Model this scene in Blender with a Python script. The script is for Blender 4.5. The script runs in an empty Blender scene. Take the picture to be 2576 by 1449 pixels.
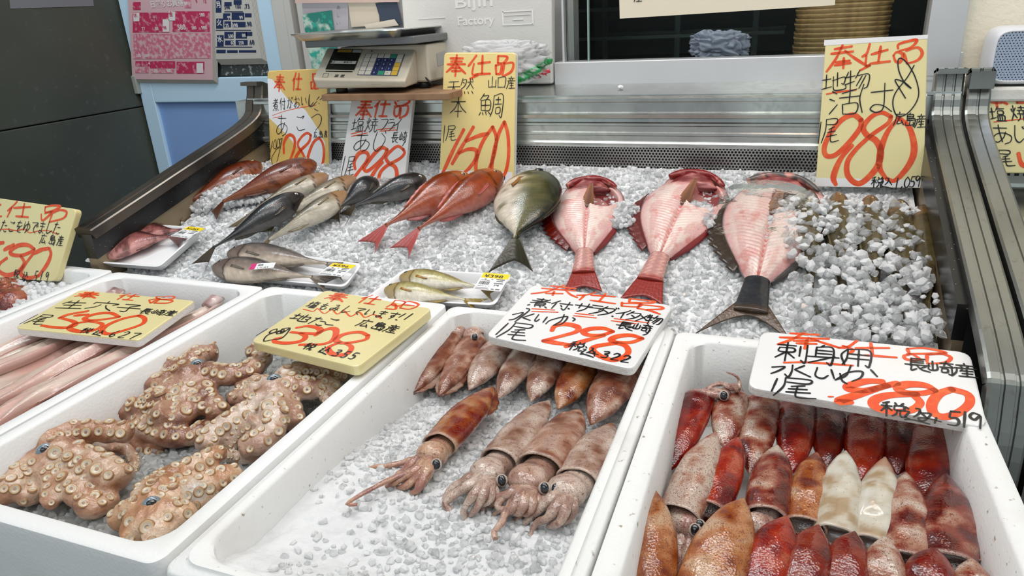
import bpy, bmesh, math, random
import numpy as np
from mathutils import Vector, Matrix
from mathutils.bvhtree import BVHTree
rng = np.random.default_rng(7); random.seed(7)
S = bpy.context.scene; COL = S.collection
# ---------------------------------------------------------------- camera
W, H, F = 2576, 1449, 1780.0
RM = np.array([[0.9360454, -0.08357227, 0.34181089], [0.3481409, 0.36117074, -0.86507434], [-0.05115587, 0.92874721, 0.36716714]])
CAM = np.array([0, 0, 0.42])
cd = bpy.data.cameras.new('camera'); co = bpy.data.objects.new('camera', cd); COL.objects.link(co)
M4 = Matrix([list(RM[i]) + [CAM[i]] for i in range(3)] + [[0, 0, 0, 1]])
co.matrix_world = M4; cd.sensor_fit = 'HORIZONTAL'; cd.sensor_width = 36; cd.lens = F / W * 36; cd.clip_start = 0.02
S.camera = co
# ---------------------------------------------------------------- world, lamps, exposure
S.view_settings.view_transform = 'Standard'; S.view_settings.look = 'None'; S.view_settings.gamma = 1
S.view_settings.use_curve_mapping = False; S.view_settings.exposure = -0.13
wd = bpy.data.worlds.new('world'); S.world = wd; wd.use_nodes = True
wn = wd.node_tree.nodes; wl = wd.node_tree.links
bg = wn['Background']; bg.inputs[1].default_value = 0.30
tc = wn.new('ShaderNodeTexCoord'); sp = wn.new('ShaderNodeSeparateXYZ'); wl.new(tc.outputs['Generated'], sp.inputs[0])
wr = wn.new('ShaderNodeValToRGB'); wl.new(sp.outputs['Y'], wr.inputs[0])
# street daylight comes from the open front (-y), the inside of the shop (+y) is dim
wmp = wn.new('ShaderNodeMapRange'); wl.new(sp.outputs['Y'], wmp.inputs[0]); wmp.inputs[1].default_value = -1; wmp.inputs[2].default_value = 1
wl.new(wmp.outputs[0], wr.inputs[0])
wr.color_ramp.elements[0].color = (1.5, 1.72, 1.80, 1); wr.color_ramp.elements[0].position = 0.15
wr.color_ramp.elements[1].color = (0.30, 0.31, 0.33, 1); wr.color_ramp.elements[1].position = 0.75
wl.new(wr.outputs[0], bg.inputs[0])
def area(name, loc, target, sx, sy, power, color=(1, 1, 1)):
    l = bpy.data.lights.new(name, 'AREA'); l.shape = 'RECTANGLE'; l.size = sx; l.size_y = sy; l.energy = power; l.color = color
    o = bpy.data.objects.new(name, l); COL.objects.link(o); o.location = loc
    o.rotation_euler = (Vector(target) - Vector(loc)).to_track_quat('-Z', 'Y').to_euler(); return o
def lamps():
    area('overhead_lamp', (-0.35, 0.42, 1.55), (-0.35, 0.55, 0), 1.5, 0.22, 8.2, (1, 0.985, 0.96))
    area('overhead_lamp', (-0.35, 1.0, 1.6), (-0.35, 1.0, 0), 1.5, 0.14, 9.5, (1, 0.98, 0.95))
    area('overhead_lamp', (0.9, 0.6, 1.5), (0.2, 0.7, 0), 0.25, 1.0, 7, (1, 0.98, 0.95))
    area('awning_lamp', (-0.3, -0.7, 1.7), (-0.4, 0.7, 0), 1.6, 0.5, 7, (0.97, 0.99, 1))
    area('overhead_lamp', (-1.35, 1.25, 1.75), (-1.75, 1.9, .1), .9, .14, 15, (.86, .95, 1))  # fill lamp added to brighten the blue door, no known fitting
    for x, y, z, e in ((0.02, 1.02, 0.85, 1.6), (-0.85, 1.12, 0.85, 1.9)):
        l = bpy.data.lights.new('warm_bulb', 'POINT'); l.energy = e; l.color = (1, 0.52, 0.36); l.shadow_soft_size = 0.035
        o = bpy.data.objects.new('warm_bulb', l); COL.objects.link(o); o.location = (x, y, z)
lamps()
# ---------------------------------------------------------------- pixel -> place (used to survey the photograph)
def ray(px): return RM @ np.array([(px[0] - W / 2) / F, -(px[1] - H / 2) / F, -1.0])
def Uz(px, z): d = ray(px); return CAM + d * ((z - CAM[2]) / d[2])
def Uy(px, y): d = ray(px); return CAM + d * (y / d[1])
def Ux(px, x): d = ray(px); return CAM + d * (x / d[0])
SL = 0.325; NI = np.array([0, -SL, 1.0]) / math.hypot(1, SL)
def ice_z(y): return -0.03 + SL * (y - 0.9)
def Us(px, h=0.0):
    d = ray(px); z0 = -0.03 + h * math.hypot(1, SL)
    return CAM + d * ((z0 + SL * (0 - 0.9) - CAM[2]) / (d[2] - SL * d[1]))
def Upl(px, p0, n): d = ray(px); return CAM + d * (np.dot(np.array(p0) - CAM, n) / np.dot(d, n))
# ---------------------------------------------------------------- object helpers
def link(o, parent=None):
    COL.objects.link(o)
    if parent is not None: o.parent = parent
    return o
def woff(o):
    v = np.zeros(3)
    while o is not None: v = v + np.array(o.location); o = o.parent
    return v
def mesh(name, V, Fs, m=None, parent=None, smooth=True, cols=None, mats=None, midx=None):
    me = bpy.data.meshes.new(name)
    V = np.asarray(V, float)
    if parent is not None: V = V - woff(parent)
    me.from_pydata(V.tolist(), [], [tuple(int(i) for i in f) for f in Fs]); me.update()
    if m: me.materials.append(m)
    if mats:
        for q in mats: me.materials.append(q)
        me.polygons.foreach_set('material_index', np.asarray(midx, np.int32))
    me.polygons.foreach_set('use_smooth', [smooth] * len(me.polygons))
    if cols is not None:
        a = me.color_attributes.new('Col', 'FLOAT_COLOR', 'POINT')
        c4 = np.ones((len(V), 4), np.float32); c4[:, :3] = np.clip(cols, 0, 1); a.data.foreach_set('color', c4.ravel())
    o = bpy.data.objects.new(name, me); link(o, parent); return o
def thing(name, label, cat, loc=(0, 0, 0), group=None):
    o = bpy.data.objects.new(name, None); o.empty_display_size = 0.02; COL.objects.link(o); o.location = tuple(float(v) for v in loc)
    return tag(o, label, cat, group)
def tag(o, label=None, cat=None, group=None, kind=None):
    if label: o['label'] = label
    if cat: o['category'] = cat
    if group: o['group'] = group
    if kind: o['kind'] = kind
    return o
class MB:
    def __init__(s): s.V = []; s.F = []; s.n = 0; s.C = []
    def add(s, V, Fs, col=None):
        V = np.asarray(V, float); s.V.append(V); s.F += [tuple(int(i) + s.n for i in f) for f in Fs]; s.n += len(V)
        s.C.append(np.tile(np.array(col if col is not None else (1, 1, 1.0)), (len(V), 1)) if col is None or np.ndim(col) == 1 else np.asarray(col))
        return s
    def box(s, a, b, col=None, R=None, o=None):
        a = np.minimum(a, b) if False else a
        x0, y0, z0 = a; x1, y1, z1 = b
        V = np.array([(x0, y0, z0), (x1, y0, z0), (x1, y1, z0), (x0, y1, z0), (x0, y0, z1), (x1, y0, z1), (x1, y1, z1), (x0, y1, z1)], float)
        if R is not None: V = V @ np.array(R).T
        if o is not None: V = V + np.array(o)
        return s.add(V, [(0, 3, 2, 1), (4, 5, 6, 7), (0, 1, 5, 4), (1, 2, 6, 5), (2, 3, 7, 6), (3, 0, 4, 7)], col)
    def obj(s, name, m, parent=None, smooth=False, col=False, bevel=0):
        o = mesh(name, np.concatenate(s.V), s.F, m, parent, smooth, np.concatenate(s.C) if col else None)
        if bevel:
            b = o.modifiers.new('bevel', 'BEVEL'); b.width = bevel; b.segments = 2; b.limit_method = 'ANGLE'; b.angle_limit = 0.6
        return o
def slab(a, b): return MB().box(a, b)
# ---------------------------------------------------------------- curves / lofts / noise
def cr(P, n=8, closed=False):
    P = np.asarray(P, float)
    if len(P) < 3 and not closed:
        t = np.linspace(0, 1, n + 1)[:, None]; return P[0] * (1 - t) + P[-1] * t
    if closed: Q = np.concatenate([P[-1:], P, P[:2]])
    else: Q = np.concatenate([2 * P[:1] - P[1:2], P, 2 * P[-1:] - P[-2:-1]])
    out = []
    for i in range(1, len(Q) - 2):
        p0, p1, p2, p3 = Q[i - 1:i + 3]
        t = np.linspace(0, 1, n, endpoint=False)[:, None]
        out.append(0.5 * (2 * p1 + (p2 - p0) * t + (2 * p0 - 5 * p1 + 4 * p2 - p3) * t ** 2 + (3 * p1 - p0 - 3 * p2 + p3) * t ** 3))
    if not closed: out.append(P[-1:])
    return np.concatenate(out)
def resample(P, n):
    P = np.asarray(P, float); d = np.r_[0, np.cumsum(np.linalg.norm(np.diff(P, axis=0), axis=1))]
    t = np.linspace(0, d[-1], n); return np.stack([np.interp(t, d, P[:, k]) for k in range(P.shape[1])], 1)
def ip(u, ks): ks = np.array(ks); return np.interp(u, ks[:, 0], ks[:, 1])
def ips(u, ks):   # smooth profile
    ks = np.asarray(ks, float); c = cr(ks, 12); c[:, 0] = np.maximum.accumulate(c[:, 0]); return np.interp(u, c[:, 0], c[:, 1])
def nrm(v): v = np.asarray(v, float); return v / (np.linalg.norm(v, axis=-1, keepdims=True) + 1e-12)
def tube(P, ra, rb, up, n=20, rb2=None, cap=True, T=None):
    """loft of ellipses along P: ra along side = up x tangent, rb along up (rb2 for the underside)"""
    P = np.asarray(P, float); N = len(P)
    T = nrm(np.gradient(P, axis=0)) if T is None else np.broadcast_to(np.asarray(T, float), P.shape); up = np.broadcast_to(np.asarray(up, float), P.shape)
    sd = nrm(np.cross(up, T)); u2 = nrm(np.cross(T, sd))
    a = np.linspace(0, 2 * np.pi, n, endpoint=False); ca, sa = np.cos(a), np.sin(a)
    ra = np.broadcast_to(np.asarray(ra, float), (N,)); rb = np.broadcast_to(np.asarray(rb, float), (N,)); rb2 = rb if rb2 is None else np.broadcast_to(np.asarray(rb2, float), (N,))
    rz = np.where(sa[None] >= 0, rb[:, None], rb2[:, None])
    V = P[:, None] + sd[:, None] * (ra[:, None] * ca)[..., None] + u2[:, None] * (rz * sa)[..., None]
    V = V.reshape(-1, 3); Fs = []
    for i in range(N - 1):
        for j in range(n):
            k = (j + 1) % n; Fs.append((i * n + j, i * n + k, (i + 1) * n + k, (i + 1) * n + j))
    U = np.repeat(np.linspace(0, 1, N), n); A = np.tile(a, N)
    if cap:
        V = np.concatenate([V, P[:1], P[-1:]]); U = np.r_[U, 0, 1]; A = np.r_[A, 0, 0]; b = N * n
        for j in range(n):
            k = (j + 1) % n; Fs.append((b, k, j)); Fs.append((b + 1, (N - 1) * n + j, (N - 1) * n + k))
    return V, Fs, U, A
def hsh(i, j, k, s):
    h = (i * 374761393 + j * 668265263 + k * 2147483647 + s * 974634777) & 0xFFFFFFFF
    h = ((h ^ (h >> 13)) * 1274126177) & 0xFFFFFFFF; h = (h ^ (h >> 16)) & 0xFFFFFF
    return h / 0xFFFFFF
def vnoise(P, sc=1.0, seed=0):
    Q = np.asarray(P, float) * sc; f = np.floor(Q); t = Q - f; t = t * t * (3 - 2 * t); i = f.astype(np.int64)
    r = 0
    for a in (0, 1):
        for b in (0, 1):
            for c in (0, 1):
                w = (t[:, 0] if a else 1 - t[:, 0]) * (t[:, 1] if b else 1 - t[:, 1]) * (t[:, 2] if c else 1 - t[:, 2])
                r = r + w * hsh(i[:, 0] + a, i[:, 1] + b, i[:, 2] + c, seed)
    return r
def fbm(P, sc=1.0, seed=0, o=3): return sum(vnoise(P, sc * 2 ** k, seed + k) * 0.5 ** k for k in range(o)) / sum(0.5 ** k for k in range(o))
def sst(a, b, x): t = np.clip((np.asarray(x, float) - a) / (b - a), 0, 1); return t * t * (3 - 2 * t)
def mixc(a, b, t): t = np.asarray(t)[:, None]; return np.asarray(a) * (1 - t) + np.asarray(b) * t
def fan_sheet(A, B, nu=10, th=0.0008, bulge=None):
    """thin solid sheet between polylines A (root) and B (edge), same length"""
    A = np.asarray(A); B = np.asarray(B); n = len(A); t = np.linspace(0, 1, nu)[:, None, None]
    G = A[None] * (1 - t) + B[None] * t
    if bulge is not None: G = G + bulge
    G2 = G.reshape(-1, 3); Nn = nrm(np.cross(A[-1] - A[0], B[n // 2] - A[n // 2]))
    V = np.concatenate([G2 + Nn * th / 2, G2 - Nn * th / 2]); K = nu * n; Fs = []
    for i in range(nu - 1):
        for j in range(n - 1):
            a, b, c, d = i * n + j, i * n + j + 1, (i + 1) * n + j + 1, (i + 1) * n + j
            Fs += [(a, b, c, d), (K + d, K + c, K + b, K + a)]
    ring = [j for j in range(n)] + [i * n + n - 1 for i in range(1, nu)] + [(nu - 1) * n + j for j in range(n - 2, -1, -1)] + [i * n for i in range(nu - 2, 0, -1)]
    for q in range(len(ring)):
        a, b = ring[q], ring[(q + 1) % len(ring)]; Fs.append((a, K + a, K + b, b))
    return V, Fs, np.tile(np.repeat(np.linspace(0, 1, nu), n), 2), np.tile(np.linspace(0, 1, n), nu * 2)
# ---------------------------------------------------------------- materials
def mat(name, col=(.8, .8, .8), rough=0.5, metal=0.0, attr=False, coat=0.0, sss=0.0, trans=0.0, ior=None, noise=None, bump=None, spec=None, alpha=None, sss_r=(1, .4, .25), sss_s=0.004, speck=None, gam=1.0, sat=1.0, aniso=None):
    m = bpy.data.materials.new(name); m.use_nodes = True; nt = m.node_tree; N = nt.nodes; L = nt.links
    b = N['Principled BSDF']; b.inputs['Roughness'].default_value = rough; b.inputs['Metallic'].default_value = metal
    b.inputs['Base Color'].default_value = (*col, 1)
    b.inputs['Coat Weight'].default_value = coat; b.inputs['Coat Roughness'].default_value = 0.12
    b.inputs['Transmission Weight'].default_value = trans
    if ior: b.inputs['IOR'].default_value = ior
    if spec is not None: b.inputs['Specular IOR Level'].default_value = spec
    if alpha is not None: b.inputs['Alpha'].default_value = alpha
    if sss: b.inputs['Subsurface Weight'].default_value = sss; b.inputs['Subsurface Radius'].default_value = sss_r; b.inputs['Subsurface Scale'].default_value = sss_s
    tx = N.new('ShaderNodeTexCoord'); src = None
    if attr:
        a = N.new('ShaderNodeAttribute'); a.attribute_name = 'Col'; src = a.outputs['Color']
        if gam != 1.0 or sat != 1.0:      # deepen and saturate the hand-mixed skin colours
            gm = N.new('ShaderNodeGamma'); gm.inputs[1].default_value = gam; L.new(src, gm.inputs[0]); hs = N.new('ShaderNodeHueSaturation'); hs.inputs['Saturation'].default_value = sat; L.new(gm.outputs[0], hs.inputs['Color']); src = hs.outputs[0]
    else:
        r = N.new('ShaderNodeRGB'); r.outputs[0].default_value = (*col, 1); src = r.outputs[0]
    def mixin(fac, c2, blend='MIX'):
        nonlocal src
        x = N.new('ShaderNodeMix'); x.data_type = 'RGBA'; x.blend_type = blend
        if isinstance(fac, float): x.inputs[0].default_value = fac
        else: L.new(fac, x.inputs[0])
        L.new(src, x.inputs[6])
        if isinstance(c2, tuple): x.inputs[7].default_value = (*c2, 1)
        else: L.new(c2, x.inputs[7])
        src = x.outputs[2]
    for (sc, c2, lo, hi) in (noise or []):      # blotches of a second colour
        n = N.new('ShaderNodeTexNoise'); n.inputs['Scale'].default_value = sc; n.inputs['Detail'].default_value = 5; L.new(tx.outputs['Object'], n.inputs['Vector'])
        mr = N.new('ShaderNodeMapRange'); mr.inputs[1].default_value = lo; mr.inputs[2].default_value = hi; L.new(n.outputs[0], mr.inputs[0]); mixin(mr.outputs[0], c2)
    for (sc, c2, thr, sm) in (speck or []):     # round dots
        v = N.new('ShaderNodeTexVoronoi'); v.inputs['Scale'].default_value = sc; L.new(tx.outputs['Object'], v.inputs['Vector'])
        mr = N.new('ShaderNodeMapRange'); mr.inputs[1].default_value = thr; mr.inputs[2].default_value = sm; mr.inputs[3].default_value = 1; mr.inputs[4].default_value = 0
        L.new(v.outputs['Distance'], mr.inputs[0]); mixin(mr.outputs[0], c2)
    L.new(src, b.inputs['Base Color'])
    if bump:
        h = None
        for (kind, sc, st) in bump:
            n = N.new('ShaderNodeTexNoise' if kind == 'n' else 'ShaderNodeTexVoronoi'); n.inputs['Scale'].default_value = sc
            if kind == 'n': n.inputs['Detail'].default_value = 4
            L.new(tx.outputs['Object'], n.inputs['Vector'])
            bp = N.new('ShaderNodeBump'); bp.inputs['Strength'].default_value = st; bp.inputs['Distance'].default_value = 0.002; L.new(n.outputs[0], bp.inputs['Height'])
            if h: L.new(h, bp.inputs['Normal'])
            h = bp.outputs[0]
        L.new(h, b.inputs['Normal'])
        if coat: L.new(h, b.inputs['Coat Normal'])
    if aniso: b.inputs['Anisotropic'].default_value = aniso
    return m
M = {}
M['styro'] = mat('styrofoam', (.86, .86, .85), .55, bump=[('v', 260, .12), ('n', 40, .05)], sss=.15, sss_r=(1, 1, 1), sss_s=.006, noise=[(9, (.78, .77, .74), .56, .75)])
M['styro_old'] = mat('worn_styrofoam', (.84, .84, .825), .55, bump=[('v', 260, .12), ('n', 30, .1)], sss=.15, sss_r=(1, 1, 1), sss_s=.006, noise=[(9, (.74, .72, .68), .54, .72), (130, (.33, .27, .2), .66, .74)])
M['steel'] = mat('stainless_steel', (.68, .71, .67), .26, 1.0, noise=[(6, (.42, .42, .41), .4, .7), (60, (.5, .49, .47), .5, .8)], aniso=.4)
M['steel_rail'] = mat('rail_steel', (.36, .37, .345), .33, 1.0, noise=[(5, (.22, .22, .2), .4, .7), (80, (.25, .22, .19), .62, .8)])
M['bronze'] = mat('dark_rail', (.17, .145, .12), .32, .85, noise=[(7, (.06, .05, .045), .45, .7)])
M['inner_wall'] = mat('inner_wall_steel', (.36, .28, .18), .4, .6, noise=[(5, (.24, .18, .11), .4, .7)])
M['black'] = mat('black_plastic', (.012, .012, .012), .4)
M['black_wet'] = mat('wet_black_panel', (.008, .008, .008), .25, speck=[(140, (.5, .5, .5), .05, .08)])
M['alu'] = mat('satin_aluminium', (.68, .69, .70), .42, .5, noise=[(4, (.60, .61, .62), .4, .7)])
M['paper'] = mat('paper', (.80, .76, .68), .7)
M['white'] = mat('white_plastic', (.82, .82, .8), .4)
M['red_ink'] = mat('red_marker_ink', (.82, .075, .012), .35, noise=[(90, (.86, .14, .03), .45, .7)], coat=.5)
M['black_ink'] = mat('black_marker_ink', (.008, .008, .01), .3, coat=.5)
# ================================================================ setting
FZ = -0.85
def st(o, kind='structure'): o['kind'] = kind; return o
m_floor = mat('wet_concrete', (.22, .22, .21), .4, noise=[(3, (.15, .15, .15), .4, .7)])
st(slab((-3.2, -1.6, FZ - .05), (1.9, 2.3, FZ)).obj('floor', m_floor))
m_wall = mat('cream_plaster', (.80, .74, .60), .75, bump=[('n', 160, .5), ('n', 40, .2)])
st(slab((-2.4, 2.0, FZ), (-1.28, 2.1, 1.6)).obj('wall_back', mat('grey_wall', (.45, .47, .5), .7)))
st(slab((.262, 1.46, FZ), (1.9, 1.56, 1.6)).obj('wall_right', m_wall))

# --- display case -------------------------------------------------
XL, XR = -1.215, 0.214
case = thing('display_case', 'long refrigerated steel fish display case filled with crushed ice', 'display case', (-.5, 1.1, FZ))
c = MB(); c.box((XL - .02, .80, FZ), (XR + .01, 1.50, -.16)); c.obj('base', M['steel'], case, bevel=.004)
# sloped bed
def sloped(x0, x1, y0, y1, h0, h1, sh=0.0):
    V = []
    for y in (y0, y1):
        for h in (h0, h1):
            for x in (x0, x1): V.append((x + sh * (y - .9), y, ice_z(y) + h))
    return V, [(0, 1, 3, 2), (4, 6, 7, 5), (0, 4, 5, 1), (2, 3, 7, 6), (0, 2, 6, 4), (1, 5, 7, 3)]
mesh('bed_panel', *sloped(XL, XR, .915, 1.40, -.09, -.035), M['steel'], case, False)
for nm, x0, x1 in (('side_panel', XL - .02, XL), ('side_panel', XR, XR + .012)):
    mesh(nm, *sloped(x0, x1, .915, 1.37, -.25, .040, .165 * (x1 < 0)), M['inner_wall'], case, False)
    mesh('edge_band', *sloped(x0 - .002, x1 + .004 * (x1 < 0), .915, 1.37, .040, .088, .165 * (x1 < 0)), M['black_wet'], case, False)
# end rails: extruded band that follows the slope, then turns up (back) and down (front)
def rail(xc, w, m, nm, parent, lift=.10, y0=.80, grooves=2, zt=.285, yb=1.37, sh=0.0, turn=True):
    k = [(y0 - .035, -.55), (y0 - .035, -.14), (y0 - .02, ice_z(y0) + lift - .035), (y0 + .03, ice_z(y0 + .03) + lift), (1.1, ice_z(1.1) + lift), (yb - .05, ice_z(yb - .05) + lift + .002), (yb - .012, ice_z(yb) + lift + .028), (yb, ice_z(yb) + lift + .07), (yb, zt)]
    if not turn: k = [(y0, ice_z(y0) + lift), (y0 + .05, ice_z(y0 + .05) + lift)] + k[4:]
    P = cr(np.array([(0, a, b) for a, b in k]), 7)
    T = nrm(np.gradient(P, axis=0)); Nn = np.cross(np.array([1, 0, 0]), T); Nn = nrm(Nn)
    pr = [(-w / 2, -.02), (-w / 2, -.002), (-w / 2 + .003, 0)]
    for g in range(grooves):
        gx = -w / 2 + w * (g + 1) / (grooves + 1); pr += [(gx - .0022, 0), (gx - .0012, -.0022), (gx + .0012, -.0022), (gx + .0022, 0)]
    pr += [(w / 2 - .003, 0), (w / 2, -.002), (w / 2, -.02)]
    n = len(pr); V = []
    for p, q in zip(P, Nn):
        for a, b in pr: V.append(p + np.array([xc + a + sh * max(0, p[1] - .9), 0, 0]) + q * b)
    Fs = []
    for i in range(len(P) - 1):
        for j in range(n):
            l = (j + 1) % n; Fs.append((i * n + j, i * n + l, (i + 1) * n + l, (i + 1) * n + j))
    Fs += [tuple(range(n))[::-1], tuple((len(P) - 1) * n + j for j in range(n))]
    return mesh(nm, V, Fs, m, parent, False)
rail(XL - .012, .046, M['bronze'], 'end_rail', case, grooves=1, y0=.912, sh=.165, turn=False)
rail(XR + .031, .042, M['steel_rail'], 'end_rail', case, grooves=2)
# back riser: perforated grille, ribbed steel steps, top ledge
m_perf = mat('perforated_steel', (.50, .49, .47), .35, .9)
def perforate(m, pitch=.0062, rad=.0021):
    nt = m.node_tree; N = nt.nodes; L = nt.links; b = N['Principled BSDF']
    tx = N.new('ShaderNodeTexCoord'); s = N.new('ShaderNodeSeparateXYZ'); L.new(tx.outputs['Object'], s.inputs[0])
    def mt(op, a, b2=None, c2=None):
        q = N.new('ShaderNodeMath'); q.operation = op
        for i, v in enumerate((a, b2, c2)):
            if v is None: continue
            if isinstance(v, (int, float)): q.inputs[i].default_value = v
            else: L.new(v, q.inputs[i])
        return q.outputs[0]
    ph = pitch * .866
    def dist(ox, oz):
        dx = mt('SUBTRACT', mt('MODULO', mt('ADD', s.outputs[0], 10 + ox), pitch), pitch / 2)
        dz = mt('SUBTRACT', mt('MODULO', mt('ADD', s.outputs[2], 10 + oz), 2 * ph), ph)
        return mt('SQRT', mt('ADD', mt('MULTIPLY', dx, dx), mt('MULTIPLY', dz, dz)))
    d = mt('MINIMUM', dist(0, 0), dist(pitch / 2, ph))
    hole = mt('LESS_THAN', d, rad)
    x = N.new('ShaderNodeMix'); x.data_type = 'RGBA'; L.new(hole, x.inputs[0])
    src = b.inputs['Base Color'].links[0].from_socket; L.new(src, x.inputs[6]); x.inputs[7].default_value = (.004, .004, .005, 1); L.new(x.outputs[2], b.inputs['Base Color'])
    L.new(mt('MULTIPLY', mt('SUBTRACT', 1, hole), .9), b.inputs['Metallic'])
    L.new(mt('ADD', mt('MULTIPLY', hole, .6), .3), b.inputs['Roughness'])
perforate(m_perf)
slab((XL + .07, 1.366, .06), (XR, 1.372, .166)).obj('perforated_grille', m_perf, case)
prof = [(1.372, .160), (1.352, .160), (1.350, .164), (1.350, .168), (1.353, .171), (1.357, .172), (1.357, .181), (1.354, .183), (1.354, .187), (1.358, .189), (1.358, .199), (1.355, .201), (1.355, .205), (1.359, .207),
        (1.360, .213), (1.350, .216), (1.349, .222), (1.361, .226), (1.361, .243), (1.350, .246), (1.350, .2515), (1.356, .255), (1.372, .2575), (1.372, .160)]
prof = [(a, b) for a, b in prof[:-1]] + [(1.372, .2575)]
n = len(prof); V = [(x, a, b) for x in (XL + .07, XR) for a, b in prof]
Fs = [(j, (j + 1) % n, n + (j + 1) % n, n + j) for j in range(n - 1)] + [tuple(range(n))[::-1], tuple(range(n, 2 * n))]
mesh('ribbed_riser', V, Fs, M['steel'], case, False)
mesh('top_ledge', [(XL + .045, 1.36, .2575), (XR + .05, 1.36, .2575), (XR + .05, 1.50, .279), (XL, 1.50, .279), (XL + .045, 1.36, .2525), (XR + .05, 1.36, .2525), (XR + .05, 1.50, .25), (XL, 1.50, .25)],
     [(0, 1, 2, 3), (7, 6, 5, 4), (0, 4, 5, 1), (1, 5, 6, 2), (2, 6, 7, 3), (3, 7, 4, 0)], M['steel'], case, False)
slab((XL, 1.372, -.16), (XR + .02, 1.50, .25)).obj('back_body', M['steel'], case)
slab((XL, .78, -.62), (XR, .80, -.165)).obj('front_panel', M['alu'], case)

# --- window behind -------------------------------------------------
YW = 1.46
win = thing('window_1', None, None, (-.1, YW, .28)); st(win)
f = MB()
f.box((-.45, YW - .02, .262), (.272, YW + .03, .313)); f.box((.213, YW - .022, .275), (.268, YW + .03, .9)); f.box((-.435, YW - .012, .31), (-.43, YW + .02, .9)); f.box((-.45, YW - .022, .86), (.272, YW + .03, .9))
f.obj('window_frame', M['alu'], win, bevel=.0015)
m_glass = mat('window_glass', (.95, 1, .98), .02, trans=1.0, ior=1.13)
slab((-.43, YW + .004, .312), (.214, YW + .008, .87)).obj('window_pane', m_glass, win)
slab((-.384, YW - .004, .312), (-.381, YW + .004, .87)).obj('pane_edge', mat('pane_edge', (.25, .36, .32), .2), win)
# dark back room seen through the glass
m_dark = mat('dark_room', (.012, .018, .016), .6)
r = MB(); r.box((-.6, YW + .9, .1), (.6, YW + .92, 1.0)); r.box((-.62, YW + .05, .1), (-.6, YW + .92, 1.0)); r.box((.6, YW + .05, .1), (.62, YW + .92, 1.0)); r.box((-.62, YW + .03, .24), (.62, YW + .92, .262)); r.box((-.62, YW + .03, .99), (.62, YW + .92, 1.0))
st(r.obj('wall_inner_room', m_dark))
m_shelf = mat('dark_shelf_steel', (.06, .075, .07), .35, .7)
sh = thing('wire_rack', 'dark metal shelf rack standing in the dim room behind the window', 'rack', (-.35, YW + .6, .262))
q = MB()
for k, (z, y) in enumerate(((.33, .45), (.40, .5), (.47, .55))): q.box((-.58, YW + y, z), (-.02, YW + y + .012, z + .008)); q.box((-.58, YW + y + .25, z), (-.02, YW + y + .262, z + .008))
q.obj('shelf', m_shelf, sh)
for x in (-.5, -.3, -.1): slab((x, YW + .6, .262), (x + .014, YW + .614, .95)).obj('post', m_shelf, sh)
# --- refrigerator side and blue door at the left ---------------------------
m_fridge = mat('grey_green_steel', (.072, .079, .060), .5, .15, noise=[(3, (.055, .06, .046), .4, .7), (45, (.12, .125, .105), .62, .82)], bump=[('n', 30, .12)])
XF = -2.07
fr = thing('refrigerator', 'dull grey green steel cabinet side left of the blue door', 'refrigerator', (-2.4, 1.4, FZ))
slab((XF - .4, 1.12, .173), (XF, 1.905, 1.2)).obj('upper_panel', m_fridge, fr, bevel=.003)
slab((XF - .4, 1.12, FZ), (XF - .001, 1.905, .170)).obj('lower_panel', m_fridge, fr, bevel=.003)
m_teal = mat('dark_teal_gasket', (.012, .022, .024), .35)
slab((XF - .4, 1.06, FZ), (XF + .004, 1.118, 1.2)).obj('door_gasket', m_teal, fr, bevel=.004)
slab((XF - .4, .7, FZ), (XF - .006, 1.056, 1.2)).obj('front_door', mat('dark_teal_door', (.018, .03, .033), .3), fr, bevel=.004)
mb = MB(); mb.box((XF, 1.865, .215), (XF + .018, 1.90, .275)); mb.obj('hinge', mat('pale_grey_plastic', (.33, .34, .31), .5), fr, bevel=.003)
YD = 1.9
dr = thing('door_1', None, None, (-1.75, YD, FZ)); st(dr)
m_blue = mat('light_blue_frame', (.56, .76, .92), .45); m_blue2 = mat('blue_panel', (.27, .43, .76), .45, noise=[(2, (.21, .35, .67), .4, .7)])
d = MB(); d.box((-2.062, YD - .02, FZ), (-2.005, YD + .02, 1.2)); d.box((-1.515, YD - .02, FZ), (-1.445, YD + .02, 1.2)); d.box((-2.005, YD - .02, .185), (-1.515, YD + .02, .262)); d.box((-2.005, YD - .02, 1.1), (-1.515, YD + .02, 1.2)); d.box((-2.005, YD - .02, FZ), (-1.515, YD + .02, FZ + .1))
d.obj('door_frame', m_blue, dr, bevel=.003)
slab((-2.005, YD - .008, FZ + .1), (-1.515, YD + .008, .185)).obj('lower_panel', m_blue2, dr)
slab((-2.005, YD - .004, .262), (-1.515, YD + .004, 1.1)).obj('upper_panel', mat('dark_pane', (.05, .07, .08), .15), dr)
t = MB(); t.box((-1.442, YD - .05, FZ), (-1.39, YD + .02, 1.2)); t.box((-1.385, YD - .07, FZ), (-1.36, YD + .02, 1.2)); t.box((-1.355, YD - .05, FZ), (-1.30, YD + .02, 1.2))
st(t.obj('trim_1', mat('ivory_jamb', (.62, .60, .56), .5), bevel=.004))
YN = 1.52   # notice wall with pinned papers between the door and the lid
st(slab((-1.085, YN, FZ), (-.43, YN + .04, 1.6)).obj('wall_notice', mat('dim_panel', (.34, .34, .33), .6)))
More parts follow.
